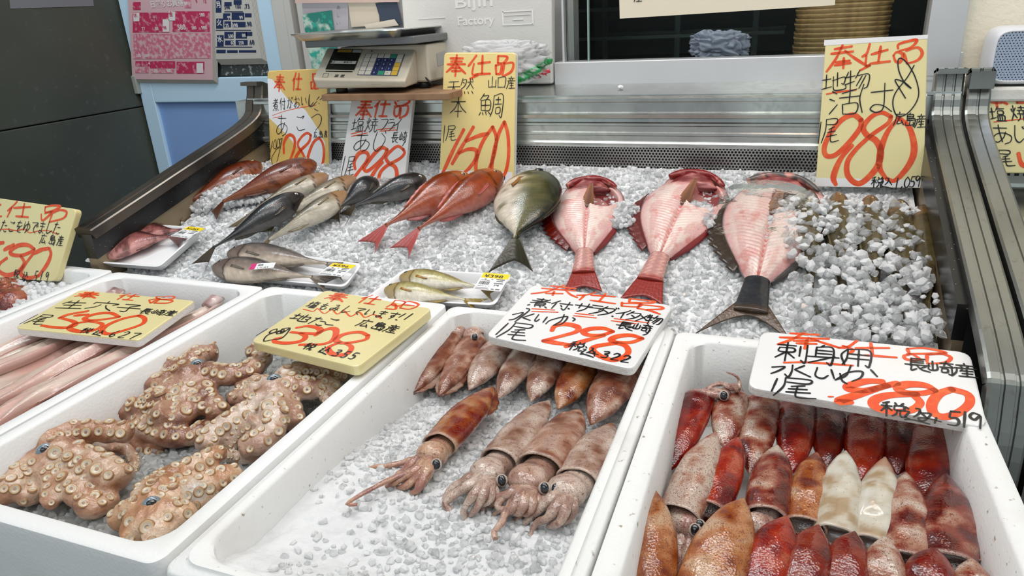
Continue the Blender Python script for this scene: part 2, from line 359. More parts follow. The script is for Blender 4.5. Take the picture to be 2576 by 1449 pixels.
# --- styrofoam boxes -------------------------------------------------
def rrect(x0, x1, y0, y1, r, n=7):
    o = []
    for cx, cy, a0 in ((x1 - r, y1 - r, 0), (x0 + r, y1 - r, 90), (x0 + r, y0 + r, 180), (x1 - r, y0 + r, 270)):
        for k in range(n + 1):
            a = math.radians(a0 + 90 * k / n); o.append((cx + r * math.cos(a), cy + r * math.sin(a)))
    return np.array(o)
def foam_box(x0, x1, y0, y1, zt, label, m, wall=.021, depth=.15, step=False, mark=None):
    lo = [(.006, zt - depth, .012), (0, zt - .012, .014), (.001, zt - .006, .014), (.003, zt - .004, .014)]
    if step: lo += [(wall * .42, zt - .004, .018), (wall * .5, zt - .002, .02), (wall * .52, zt, .02)]
    else: lo[-2:] = [(.0012, zt - .001, .014), (.003, zt, .014)]
    lo += [(wall - .003, zt, .030), (wall, zt - .003, .032), (wall + .004, zt - .06, .032), (wall + .007, zt - depth + .026, .032), (wall + .02, zt - depth + .02, .02)]
    V = []; n = None
    for ins, z, r in lo:
        p = rrect(x0 + ins, x1 - ins, y0 + ins, y1 - ins, r); n = len(p); V += [(a, b, z) for a, b in p]
    V = np.array(V); V[:, :2] += (vnoise(V, 60, 3)[:, None] - .5) * .0015
    Fs = []
    for i in range(len(lo) - 1):
        for j in range(n):
            k = (j + 1) % n; Fs.append((i * n + j, i * n + k, (i + 1) * n + k, (i + 1) * n + j))
    Fs += [tuple(range(n))[::-1], tuple((len(lo) - 1) * n + j for j in range(n))]
    o = mesh('foam_box', V, Fs, m, None, True); tag(o, label, 'box', 'styrofoam boxes in front of the case')
    e = o.modifiers.new('es', 'EDGE_SPLIT'); e.split_angle = math.radians(50)
    return o
foam_box(-1.505, -1.158, .325, .905, 0, 'white foam box at far left holding boiled red octopus', M['styro'])
foam_box(-1.153, -.806, .325, .90, 0, 'white foam box filled with opened pink eels', M['styro'])
foam_box(-.804, -.464, .325, .905, 0, 'white foam box filled with raw suckered octopuses', M['styro'])
foam_box(-.462, -.118, .325, .91, 0, 'worn white foam box holding brown squid on ice', M['styro_old'], .022, step=True)
foam_box(-.115, .222, .31, .893, 0, 'white foam box packed with red squid in rows', M['styro_old'], .024, step=False)
# stand under the boxes
tb = slab((-1.55, .33, FZ), (.19, .755, -.152)); tag(tb.obj('box_stand', M['alu'], bevel=.004), 'grey stand hidden beneath the row of foam boxes', 'stand')
# --- ice -------------------------------------------------------------------
ICO = None
def ico():
    global ICO
    if ICO is None:
        bm = bmesh.new(); bmesh.ops.create_icosphere(bm, subdivisions=1, radius=1)
        ICO = (np.array([v.co[:] for v in bm.verts]), np.array([[v.index for v in f.verts] for f in bm.faces])); bm.free()
    return ICO
def chunk_mesh(P, r, seed=0, flat=.75):
    g = np.random.default_rng(seed); V0, F0 = ico(); K = len(P); n = len(V0)
    q = nrm(g.normal(size=(K, 4))); w, x, y, z = q.T
    Rm = np.stack([1 - 2 * (y * y + z * z), 2 * (x * y - z * w), 2 * (x * z + y * w), 2 * (x * y + z * w), 1 - 2 * (x * x + z * z), 2 * (y * z - x * w), 2 * (x * z - y * w), 2 * (y * z + x * w), 1 - 2 * (x * x + y * y)], 1).reshape(K, 3, 3)
    # chopped-cube like lumps: push the icosphere towards a cube, jitter, squash
    C = V0 / np.max(np.abs(V0), axis=1, keepdims=True) ** .45
    L = C[None] * (1 + g.normal(0, .16, (K, n, 1))) * g.uniform(.62, 1.25, (K, 1, 3)) * np.asarray(r).reshape(-1, 1, 1)
    V = np.einsum('kij,knj->kni', Rm, L) + np.asarray(P)[:, None]
    Fs = (F0[None] + (np.arange(K) * n)[:, None, None]).reshape(-1, 3)
    return V.reshape(-1, 3), Fs
def fast_mesh(name, V, Fs, m, smooth=False):
    me = bpy.data.meshes.new(name); V = np.asarray(V, np.float32); Fs = np.asarray(Fs, np.int32)
    me.vertices.add(len(V)); me.vertices.foreach_set('co', V.ravel()); me.loops.add(Fs.size); me.loops.foreach_set('vertex_index', Fs.ravel())
    me.polygons.add(len(Fs)); me.polygons.foreach_set('loop_start', np.arange(0, Fs.size, 3, dtype=np.int32)); me.update(calc_edges=True); me.materials.append(m)
    me.polygons.foreach_set('use_smooth', [smooth] * len(Fs))
    o = bpy.data.objects.new(name, me); COL.objects.link(o); return o
def grid_tri(nx, ny):
    i = np.arange((nx - 1) * (ny - 1)); a = (i // (ny - 1)) * ny + i % (ny - 1)
    return np.concatenate([np.stack([a, a + ny, a + ny + 1], 1), np.stack([a, a + ny + 1, a + 1], 1)])
M['ice'] = mat('crushed_ice', (.98, .985, .99), .15, trans=.38, ior=1.22, sss=.4, sss_r=(1, 1, 1), sss_s=.006, bump=[('n', 220, .25)])
M['ice_clear'] = mat('clear_ice', (.97, .98, .98), .06, trans=.80, ior=1.25)
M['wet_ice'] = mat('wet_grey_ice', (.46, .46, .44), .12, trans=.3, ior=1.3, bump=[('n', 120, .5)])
M['snow'] = mat('packed_ice', (.90, .905, .91), .3, trans=.12, ior=1.31, bump=[('n', 120, .5), ('n', 350, .4)])
M['snow2'] = mat('packed_white_ice', (.80, .805, .81), .3, trans=.1, ior=1.31, bump=[('n', 120, .5), ('n', 350, .4)], noise=[(70, (.70, .71, .72), .5, .75)])
def scatter(x0, x1, y0, y1, zf, step, r0, r1, seed, sink=.3, keep=None):
    g = np.random.default_rng(seed); nx = int((x1 - x0) / step); ny = int((y1 - y0) / step)
    X, Y = np.meshgrid(np.arange(nx), np.arange(ny)); P = np.stack([X.ravel(), Y.ravel()], 1) + g.uniform(-.6, .6, (nx * ny, 2))
    x = x0 + (P[:, 0] + .5) * step; y = y0 + (P[:, 1] + .5) * step; ok = (x > x0) & (x < x1) & (y > y0) & (y < y1)
    x, y = x[ok], y[ok]; r = g.uniform(r0, r1, len(x)) * np.where(g.random(len(x)) < .08, 1.3, 1)
    z = zf(x, y) - r * sink + g.uniform(-.3, .35, len(x)) * r
    P = np.stack([x, y, z], 1)
    if keep is not None: k = keep(P); P, r = P[k], r[k]
    return P, r
def ice_field(name, label, x0, x1, y0, y1, zf, step, r0, r1, seed, extra=(), keep=None, base=M['snow'], chunkm=None, clear=0.0, shear=0.0):
    nx, ny = int((x1 - x0) / .008), int((y1 - y0) / .008); X, Y = np.meshgrid(np.linspace(x0, x1, nx), np.linspace(y0, y1, ny), indexing='ij')
    X, Y = X.ravel(), Y.ravel(); X = X + shear * (Y - .9) * (x1 - X) / (x1 - x0); Z = zf(X, Y) - r0 * .8; G = np.stack([X, Y, Z], 1); Z = Z + (fbm(G, 90, seed, 2) - .5) * .006; G[:, 2] = Z
    P, r = scatter(x0 + .004, x1 - .004, y0 + .004, y1 - .004, zf, step, r0, r1, seed, keep=keep)
    P[:, 0] += shear * (P[:, 1] - .9) * (x1 - P[:, 0]) / (x1 - x0)
    for e in extra: P = np.concatenate([P, e[0]]); r = np.r_[r, e[1]]
    V, Fs = chunk_mesh(P, r, seed)
    T = grid_tri(nx, ny)
    o = fast_mesh(name, np.concatenate([G, V]), np.concatenate([T, Fs + len(G)]), base)
    o.data.materials.append(chunkm or M['ice']); mi = np.zeros(len(T) + len(Fs), np.int32); mi[len(T):] = 1
    if clear: o.data.materials.append(M['ice_clear']); mi[len(T):] += np.repeat((np.random.default_rng(seed).random(len(P)) < clear).astype(np.int32), len(Fs) // len(P))
    o.data.polygons.foreach_set('material_index', mi)
    return tag(o, label, 'ice', kind='stuff')
def mound(px, rx, ry, h, n, r0, r1, seed, base_h=0.0):
    """pile of chunks on the case ice around pixel px"""
    g = np.random.default_rng(seed); c0 = Us(px, base_h); a = g.uniform(0, 2 * np.pi, n); q = np.sqrt(g.random(n))
    x = c0[0] + rx * q * np.cos(a); y = c0[1] + ry * q * np.sin(a); r = g.uniform(r0, r1, n)
    z = ice_z(y) + base_h + h * (1 - q ** 2) * g.uniform(.45, 1, n)
    return np.stack([x, y, z], 1), r
# ================================================================ handwriting
GL = {
'奉': '20,18 80,16|24,32 76,30|8,46 92,42|50,2 48,30 30,58 6,82|52,42 70,62 96,84|34,62 66,60|30,76 72,74|50,52 49,98',
'仕': '34,2 22,30 4,48|20,34 18,98|38,36 98,32|66,4 64,92|42,92 94,90',
'品': '30,6 32,40|30,8 66,5 70,12 60,38 34,40|14,52 17,90|14,54 44,50 42,84 18,90|56,50 56,92|56,52 94,50 88,84 58,92',
'尾': '24,8 80,6 76,26 28,28|24,8 22,50 4,98|70,36 40,46|34,58 76,52|30,74 84,66|54,42 52,84 62,94 98,88',
'l': '60,4 40,96',
'産': '50,0 52,12|20,16 84,14|36,20 42,30|66,18 58,30|14,36 92,34|22,36 20,64 4,96|42,44 34,58|38,54 80,52|40,72 78,70|28,92 94,90|58,42 58,92',
'税': '34,4 10,16|4,32 44,30|24,12 24,98|24,34 4,66|26,38 44,56|56,6 62,18|88,4 78,18|54,24 56,50 88,48 88,22 54,24|66,50 60,76 46,92|76,50 76,84 84,92 98,84',
'込': '12,8 22,18|6,36 24,36 10,72 26,80|8,88 40,84 98,96|50,10 64,12 60,40 40,66|64,26 92,64',
'み': '20,16 54,14 30,80 12,82 10,64 40,58 90,72|74,40 66,92',
'広': '50,0 50,12|14,18 92,16|24,18 20,60 4,96|54,36 36,82 84,76|70,58 92,92',
'島': '50,0 42,10|26,12 26,54|26,12 76,12 76,36|28,24 74,24|28,36 76,36|26,54 96,50|28,44 94,42 90,92 78,90|52,58 52,84|18,66 20,86 80,82 80,64',
'長': '28,6 26,60|28,8 80,6|28,22 74,20|28,36 74,34|4,54 98,50|30,54 28,92 48,80|48,54 66,82 98,94|84,58 62,74',
'崎': '20,10 20,70|6,30 6,72 36,68 36,26|48,18 96,16|72,2 62,34|74,18 92,36|46,46 98,42|90,44 90,94 78,90|54,56 54,80 74,78 74,56 54,56',
'地': '22,12 20,76|4,38 40,34|2,82 42,72|46,44 94,30 92,62 82,60|66,6 66,72|50,24 50,80 62,92 98,86 98,66',
'物': '18,8 6,40|8,34 44,28|26,2 26,98|4,68 42,54|62,2 46,40|52,28 98,26 94,80 80,92|72,30 50,76|86,30 60,90',
'活': '14,8 28,18|6,36 22,44|6,92 30,58|88,4 44,18|36,34 98,30|68,14 66,56|46,58 48,94|46,58 90,56 86,92 48,94',
'は': '14,6 6,50 16,94|36,32 96,26|72,4 74,78 56,94 38,84 50,70 74,74 98,92',
'天': '14,16 86,12|4,46 96,42|50,14 44,56 6,96|50,46 72,76 98,94',
'然': '20,4 6,46|18,14 46,12 36,46 4,70|20,26 32,32|54,26 96,22|74,4 72,34 48,66|74,30 98,62|86,6 94,14|10,78 4,94|34,80 38,94|60,80 66,92|86,76 98,92',
'山': '50,4 50,82|10,34 12,88|12,88 90,84|90,30 90,90',
'口': '10,12 14,92|10,14 90,10 86,88|14,86 88,84',
'本': '8,30 92,26|50,2 50,98|48,28 32,56 4,80|52,28 70,54 98,76|30,72 72,70',
'鯛': '22,2 6,28|18,12 40,10 30,28|10,30 12,70|10,30 46,28 46,68 12,70|28,30 28,68|12,50 46,48|4,90 10,78|18,78 20,88|30,76 34,88|42,76 52,88|62,10 60,60 50,94|62,10 98,6 96,92 86,88|70,26 90,24|80,14 80,42|66,44 94,42|72,58 72,80 88,78 88,56 72,58',
'あ': '18,20 80,16|44,2 44,40 50,88|72,36 58,66 28,92 10,78 26,52 62,42 94,56 86,84 60,98',
'こ': '20,18 50,22 78,14 66,28|16,70 34,90 84,84', 'う': '36,2 62,12|14,42 60,26 86,40 76,72 44,98',
'煮': '50,0 48,36|22,14 78,12|6,36 94,32|84,4 58,36 6,64|34,52 34,82|34,52 74,50 74,80|36,66 72,64|34,82 74,80|12,88 4,98|36,90 40,98|60,88 66,98|84,86 96,98',
'付': '32,2 4,48|22,30 20,98|38,32 98,28|78,4 78,92 60,82|48,50 58,66',
'か': '8,34 66,28 60,84 44,92 36,84|40,4 28,60 6,94|76,28 96,56', 'が': '8,34 66,28 60,84 44,92 36,84|40,4 28,60 6,94|76,34 92,56|78,6 86,18|92,2 100,14',
'お': '10,28 60,24|34,4 34,84 14,88 10,74 50,52 86,62 78,88 56,94|74,18 92,34', 'い': '10,16 16,78 34,70|72,24 92,66', 'し': '26,2 20,76 40,94 92,66',
'塩': '18,12 16,76|2,38 36,34|0,82 38,70|58,2 42,26|52,16 96,12|54,28 54,48 86,46 86,26 54,28|48,58 50,88|48,58 92,56 90,88|62,58 62,88|76,58 76,88|38,90 100,88',
'焼': '8,24 14,42|36,16 26,36|22,4 20,50 2,96|22,52 38,78|52,14 92,12|72,2 72,26|44,30 98,28|58,30 56,48|82,30 82,48|42,52 98,50|62,54 56,80 40,96|78,54 78,86 88,94 100,80',
'フ': '10,14 90,12 70,60 30,96', 'ラ': '24,10 78,8|10,38 90,34 74,70 36,98', 'イ': '84,4 52,36 8,58|54,36 54,98', 'じ': '26,2 14,70 34,96 72,70|70,6 78,18|84,2 92,14',
'生': '28,10 8,44|22,30 88,26|18,58 84,54|4,92 98,88|52,2 52,90', '穴': '50,0 50,14|12,20 8,38|12,22 92,18 80,36|38,40 30,66 4,94|58,42 72,70 98,92', '子': '20,12 80,8 50,36|50,36 56,88 34,90|4,52 98,46',
'も': '40,4 34,70 50,92 80,84 84,60|16,32 70,30|14,54 66,52', 'て': '10,18 90,12 54,40 44,72 78,94', 'で': '10,18 90,12 54,40 44,72 78,94|76,34 84,46|90,28 98,40',
'ま': '16,20 84,18|20,42 80,40|50,4 50,80 32,94 20,82 40,72 86,92', 'す': '6,24 96,20|58,4 58,60 44,68 36,54 50,44 62,60 40,98', 'た': '8,24 54,20|34,4 10,96|56,44 90,42|54,84 74,92 96,86',
'を': '14,20 78,16|46,2 18,52 50,46 52,70|84,36 40,64 40,88 88,92', 'ゆ': '12,12 8,80 30,40 70,24 92,46 72,74 50,66|54,4 58,70 38,98',
'サ': '4,34 96,30|32,10 32,60|70,4 68,56 36,96', 'ダ': '40,2 8,50|34,20 84,18 66,64 20,98|36,44 64,64|84,2 90,12|94,0 100,8', 'タ': '40,2 8,50|34,20 88,18 70,64 20,98|36,44 66,64', 'メ': '80,6 14,94|30,30 82,74', '物2': '',
'水': '52,2 52,92 38,84|8,34 38,32 6,78|88,18 58,44|56,42 98,88', '刺': '6,16 60,14|12,30 12,50 54,48 54,28 12,30|34,0 34,98|32,52 4,84|36,52 60,78|74,14 74,66|94,4 94,94 80,86',
'身': '50,0 40,12|28,14 28,64|28,14 76,12 76,96 62,88|30,30 74,28|30,46 74,44|6,66 96,58|84,54 10,98', '用': '18,8 16,60 4,96|18,8 86,6 86,92 74,88|20,34 84,32|20,58 84,56|52,8 52,96', '日': '20,8 22,94|20,10 82,8 82,92|22,50 80,48|22,90 82,88',
'g': '70,30 40,26 26,50 44,60 70,40 60,90 30,98 20,84', '!': '60,4 44,66|38,84 36,94', '.': '40,86 52,94', ',': '56,80 40,100', '(': '70,0 30,40 60,100', ')': '30,0 70,50 30,100',
'0': '50,4 24,36 22,74 44,96 72,72 76,34 50,4', '1': '56,2 44,98', '2': '22,24 44,4 74,16 62,48 20,92 84,90', '3': '22,12 60,6 66,26 40,44 70,58 64,88 22,92', '5': '40,8 34,46 62,46 72,68 58,92 22,92|40,8 80,6', '6': '62,4 32,44 30,82 54,96 74,78 58,58 32,70', '7': '14,14 84,8 60,50 44,98', '9': '72,14 44,6 28,30 48,46 74,20 66,96', '8': '72,14 42,6 34,28 66,52 70,84 40,96 28,76 60,44 72,14', '4': '56,4 16,66 88,62|64,36 56,98',
}
def parse(s): return [np.array([[float(a) for a in p.split(',')] for p in st_.split()]) for st_ in s.split('|') if st_.strip()]
def ribbon(P, w, nrmv, rnd=None, taper=.25):
    """flat ink stroke: P Nx3 in a plane with normal nrmv"""
    P = cr(P, 7) if len(P) > 2 else resample(P, 6)
    T = nrm(np.gradient(P, axis=0)); Sd = np.cross(np.broadcast_to(nrmv, P.shape), T)
    u = np.linspace(0, 1, len(P)); ww = w / 2 * (1 - taper * (1 - np.sin(np.pi * np.clip(u, .08, .92))) ) * (1 + .12 * np.sin(u * 7 + len(P)))
    V = np.concatenate([P + Sd * ww[:, None], P - Sd * ww[:, None]]); n = len(P)
    Fs = [(i, i + 1, n + i + 1, n + i) for i in range(n - 1)]
    # rounded ends
    for e, s_ in ((0, -1), (n - 1, 1)):
        a = np.linspace(0, np.pi, 6)[1:-1]; b = len(V)
        A = P[e] + Sd[e] * ww[e] * np.cos(a)[:, None] + T[e] * s_ * ww[e] * .8 * np.sin(a)[:, None]
        V = np.concatenate([V, A]); idx = [e] + list(range(b, b + 4)) + [n + e]; Fs.append(tuple(idx if s_ < 0 else idx[::-1]))
    return V, Fs
M['foam_y'] = None
def sign_mat(nm, c, stain): return mat(nm, c, .34, coat=.9, bump=[('n', 18, .25), ('n', 60, .12)], noise=[(10, stain, .55, .8)])
M['sign_y'] = sign_mat('yellow_sign_card', (.83, .66, .26), (.78, .62, .26)); M['sign_py'] = sign_mat('pale_yellow_sign_card', (.84, .74, .37), (.78, .68, .34)); M['sign_w'] = sign_mat('white_sign_card', (.84, .83, .82), (.84, .78, .74))
M['sign_g'] = sign_mat('golden_sign_card', (.78, .54, .16), (.74, .50, .16))
M['foam_edge'] = mat('foam_edge', (.84, .83, .80), .5, bump=[('v', 300, .3)])
class Sign:
    """foam board; c = TL,TR,BR,BL pixels on the plane (p0, normal)"""
    def __init__(s, label, c, p0, n, th, m, crop, rad=.008, edge=None, gs=.74):
        s.n = nrm(np.array(n, float))
        if np.dot(s.n, CAM - np.array(p0)) < 0: s.n = -s.n
        s.p0 = np.array(p0, float); s.crop = crop; s.gs = gs; s.off = .0005
        q = [Upl(p, s.p0, s.n) for p in c]; s.q = q
        s.u = nrm(q[1] - q[0]); s.v = nrm(q[3] - q[0]); s.wid = np.linalg.norm(q[1] - q[0]); s.hei = np.linalg.norm(q[3] - q[0])
        s.t = thing('price_sign', label, 'sign', (q[2] + q[3]) / 2 - s.n * th, 'handwritten price signs')
        # rounded slab
        pts = []
        for i in range(4):
            a, b, d = q[i], q[(i + 1) % 4], q[i - 1]
            e0 = a + nrm(d - a) * rad; e1 = a + nrm(b - a) * rad
            for t in np.linspace(0, 1, 6): pts.append((1 - t) ** 2 * e0 + 2 * t * (1 - t) * a + t * t * e1)
        pts = np.array(pts); ctr = pts.mean(0); k = len(pts); dirs = nrm(pts - ctr); V = []
        for ins, dz in ((.0022, 0), (.0006, -.0006), (0, -.0022), (0, -th + .002), (.0006, -th + .0006), (.002, -th)): V.append(pts - dirs * ins + s.n * dz)
        V = np.concatenate(V); Fs = [tuple(range(k))]; mi = [0]
        for r in range(5):
            for j in range(k): Fs.append((r * k + j, (r + 1) * k + j, (r + 1) * k + (j + 1) % k, r * k + (j + 1) % k)); mi.append(0 if r < 2 else 1)
        Fs.append(tuple(range(5 * k, 6 * k))[::-1]); mi.append(1)
        me = mesh('board', V, Fs, None, s.t, False, mats=[m, edge or M['foam_edge']], midx=mi); s.board = me
        s.red = MB(); s.blk = MB()
    def at(s, x, y):
        x0, y0, k = s.crop; return Upl((x0 + x / k, y0 + y / k), s.p0 + s.n * s.off, s.n)
    def stroke(s, txt, w, red=False):
        """free strokes traced in crop coordinates"""
        for P in parse(txt):
            s.off = .0004 if red else .0008
            (s.red if red else s.blk).add(*ribbon(np.array([s.at(*p) for p in P]), w, s.n))
    def g(s, ch, x, y, w, h, pen=.0014, red=False, rot=0):
        """glyph with its centre at crop x,y; w,h in metres"""
        s.off = .0004 if red else .0008; c0 = s.at(x, y); cs, sn = math.cos(rot), math.sin(rot); w *= s.gs; h *= s.gs
        U = s.u * cs + s.v * sn; Vv = s.v * cs - s.u * sn
        for P in parse(GL[ch]):
            Q = np.array([c0 + U * (a - 50) / 100 * w + Vv * (b - 50) / 100 * h for a, b in P])
            (s.red if red else s.blk).add(*ribbon(Q, pen, s.n))
    def row(s, txt, x0, y0, x1, y1, w, h, pen=.0014, red=False, rot=0):
        n = len(txt)
        for i, ch in enumerate(txt):
            t = i / max(1, n - 1); s.g(ch, x0 + (x1 - x0) * t, y0 + (y1 - y0) * t, w, h, pen, red, rot)
    def done(s):
        if s.red.n: s.red.obj('red_lettering', M['red_ink'], s.t)
        if s.blk.n: s.blk.obj('black_lettering', M['black_ink'], s.t)
def lean(y0, z0, a, yaw=0): a = math.radians(a); yw = math.radians(yaw); return (0, y0, z0), (math.cos(a) * math.sin(yw), -math.cos(a) * math.cos(yw), math.sin(a))
def px3(c, k, zs):   # plane from three crop corners with heights
    A, B, Cc = [Uz(p, z) for p, z in zip(c, zs)]; return A, np.cross(B - A, Cc - A)
# ---- yellow sign, akou 280
s = Sign('yellow sign priced 280 with a broad white patch, behind the scale', [(672, 178), (822, 172), (829, 470), (682, 470)], *lean(1.335, .10, 5), .012, M['sign_g'], (660, 160, 4.83))
V = [s.at(*p) - s.n * .0002 for p in ((62, 180), (120, 190), (300, 420), (520, 560), (680, 800), (760, 960), (745, 1300), (620, 1230), (440, 1040), (290, 860), (80, 660))]
mesh('white_patch', V, [tuple(range(len(V)))], mat('white_patch', (.88, .88, .90), .3, coat=.9), s.board, False)
s.g('奉', 210, 235, .042, .052, .0042, True, .12); s.g('仕', 420, 220, .034, .052, .0042, True, .1); s.g('品', 635, 220, .036, .05, .0042, True, .05)
s.row('煮付がおいし', 160, 500, 590, 445, .022, .036, .0016); s.stroke('690,400 660,440|745,400 700,440|685,480 690,488|570,380 560,500 600,520 660,460', .0016)
s.stroke('120,630 300,570 520,525 650,505|130,660 240,640', .0015, True)
s.g('あ', 235, 750, .046, .066, .0017, False, .1); s.g('こ', 465, 720, .044, .056, .0017); s.g('う', 655, 680, .05, .066, .0017)
s.row('広島産', 645, 865, 770, 855, .013, .022, .0014)
s.stroke('125,940 95,1080|150,930 130,1010 165,1030 165,930 150,930|190,920 175,1010 205,1020 205,920 190,920|240,905 210,930 225,980 240,910 200,1100 150,1260 110,1160 160,1060 200,1010', .0014)
s.stroke('260,1090 262,960 320,870 385,900 390,1010 330,1180 240,1300|590,870 540,845 470,900 430,990 500,1110 525,1230 480,1310 410,1290 395,1180 440,1080 560,960 590,870|690,900 620,960 560,1110 545,1240 590,1310 700,1290 745,1130 735,980 690,900', .0072, True); s.done()
# ---- white sign, aji 298
s = Sign('white sign priced 298 leaning under the scale board', [(885, 243), (1040, 243), (1012, 500), (845, 500)], *lean(1.285, .09, 12), .012, M['sign_w'], (850, 230, 5.795))
s.g('奉', 390, 255, .056, .062, .005, True, .05); s.g('仕', 640, 235, .05, .058, .0048, True, .05)
s.stroke('830,150 855,200|870,140 930,105 1020,105 1040,150 960,200 860,215|830,215 820,330 850,370|840,230 900,220 890,330 850,370|920,230 900,390|940,210 1020,215 1000,330 910,390', .005, True)
s.row('塩焼', 290, 490, 490, 490, .040, .044, .0017); s.row('フライ', 670, 480, 870, 490, .026, .036, .0017)
s.stroke('190,620 400,570|195,655 430,605|570,560 830,530|610,580 860,560', .0022, True)
s.g('あ', 345, 735, .058, .058, .0018); s.stroke('575,590 525,740 520,830 570,870 640,800 690,690 640,610|690,575 700,610', .0018)
s.row('長崎', 830, 670, 950, 660, .024, .033, .0016); s.stroke('970,740 940,795', .0016)
s.g('l', 75, 1090, .016, .066, .0017); s.g('尾', 180, 1085, .032, .062, .0017)
s.stroke('250,1130 240,1020 300,910 380,880 440,920 420,1010 340,1120 190,1310|720,850 640,820 540,900 430,1040 380,1130 430,1160 540,1080 660,960 720,850|650,1030 540,1160 440,1340|960,850 870,800 760,880 700,960 740,1040 830,1100 860,1220 820,1350 700,1370 600,1310 620,1180 720,1080 900,980 970,900 950,840', .0085, True)
s.row('税込', 490, 1300, 560, 1310, .014, .018, .0015); s.row('322', 750, 1320, 900, 1345, .014, .02, .0017); s.done()
# ---- yellow sign, hon-dai 1500
s = Sign('tall yellow sign priced 1500 standing in the ice, white strip below', [(1117, 132), (1298, 132), (1292, 490), (1103, 490)], *lean(1.30, .11, 9), .014, M['sign_y'], (1090, 110, 3.917))
V = [s.at(*p) - s.n * .0002 for p in ((58, 1240), (780, 1265), (778, 1460), (52, 1460))]; mesh('white_strip', V, [(0, 1, 2, 3)], mat('white_strip', (.85, .83, .84), .3, coat=.8), s.board, False)
s.g('奉', 225, 215, .062, .056, .0048, True, .03)
s.stroke('425,115 370,190 345,220|400,195 385,300 440,305 360,345|440,195 560,180|485,115 480,290|430,300 560,295|640,120 635,190|640,120 720,125 725,150 690,190 640,190|615,210 620,300|615,215 670,205 660,290 620,300|700,190 680,310|700,195 785,190 770,270 690,320', .0048, True)
s.row('天然', 200, 435, 330, 420, .040, .044, .0016); s.row('山口産', 580, 380, 765, 385, .026, .033, .0015)
s.g('本', 245, 620, .050, .058, .0018); s.g('鯛', 565, 610, .07, .064, .0018)
s.g('l', 105, 890, .012, .050, .0016); s.g('尾', 175, 880, .034, .044, .0016)
s.stroke('300,845 200,1040 90,1280|395,820 290,1000 185,1185|320,960 440,910 540,885|250,1080 340,1040 420,1050 420,1130 340,1240 240,1315|585,820 490,960 430,1120 420,1240 460,1330 540,1250 600,1090 620,930 585,820|700,770 640,900 590,1100 575,1240 620,1340 700,1290 740,1120 735,900 700,770', .0080, True); s.stroke('130,1300 160,1330', .008, True)
s.row('税込', 425, 1345, 500, 1350, .022, .026, .0016); s.row('162', 600, 1335, 690, 1340, .016, .02, .0016); s.done()
# ---- big sign, hagi 980
s = Sign('large yellow sign priced 980 at the right end of the ice', [(2077, 101), (2334, 88), (2324, 474), (2051, 470)], *lean(1.295, .12, 4, -3), .016, M['sign_py'], (2030, 70, 3.448), .010)
for q_ in (((150, 105), (1050, 60), (1046, 95), (148, 155)), ((72, 1300), (1015, 1320), (1010, 1388), (72, 1374))):
    V = [s.at(*p) - s.n * .0002 for p in q_]; mesh('white_margin', V, [(0, 1, 2, 3)], mat('white_margin', (.85, .85, .85), .3, coat=.8), s.board, False)
s.stroke('240,185 390,160|210,225 400,205|310,150 250,270 170,380|330,200 410,260 520,330|250,300 370,285|240,325 380,305|320,260 315,350|545,140 520,220 480,250|515,240 510,330 550,320 460,370|560,230 700,190|640,160 620,290|550,310 720,290|790,180 800,140 930,105 950,120 900,170 800,200|750,240 770,290 810,295 830,230 780,210 750,240|840,220 870,310|860,200 960,170 1000,220 960,280 870,310', .0042, True)
s.row('地物', 230, 470, 430, 455, .050, .044, .0018, False, -.05); s.stroke('170,575 250,560 425,538', .0028, True)
s.g('活', 320, 645, .066, .058, .0019, False, -.04); s.g('は', 595, 610, .070, .068, .0019)
s.stroke('930,325 870,430 770,560 745,660 780,760 860,750 940,660 970,560 940,430 880,320 820,265 790,285 800,380 850,480 905,525 840,470 765,450 800,520 855,610', .0019)
s.row('広島産', 800, 790, 985, 810, .022, .030, .0016); s.g('l', 110, 910, .012, .052, .0017); s.g('尾', 205, 890, .038, .058, .0017)
s.stroke('470,800 400,755 300,800 200,920 150,1040 170,1110 250,1100 360,1000 460,870 470,800|390,1020 290,1140 230,1290 250,1360|730,770 650,735 560,770 490,860 520,930 600,980 640,1080 600,1220 460,1350 360,1290 350,1170 420,1060 560,930 700,830 730,770|800,780 700,900 640,1060 630,1210 680,1300|800,780 890,870 930,1040 890,1180 770,1320 690,1310', .0088, True)
s.row('税込', 610, 1340, 690, 1345, .025, .026, .0019); s.row('1,059', 780, 1350, 960, 1330, .017, .026, .0019); s.done()
# ---- far right, neighbour case
s = Sign('yellow sign half cut off at the right edge on the neighbouring case', [(2468, 228), (2640, 238), (2690, 436), (2508, 436)], *lean(1.36, .16, 8), .012, M['sign_py'], (1400, 0, 2.19))
s.g('本', 2420, 545, .042, .040, .0042, True); s.g('日', 2560, 530, .034, .036, .0042, True); s.row('塩焼', 2430, 630, 2545, 625, .030, .036, .0018); s.stroke('2410,672 2570,655', .002, True)
s.g('あ', 2450, 740, .042, .044, .0018); s.g('じ', 2555, 740, .03, .04, .0018); s.g('尾', 2470, 870, .036, .040, .0018); s.stroke('2400,840 2440,835', .0018); s.stroke('2545,845 2560,900 2590,920', .007, True); s.done()
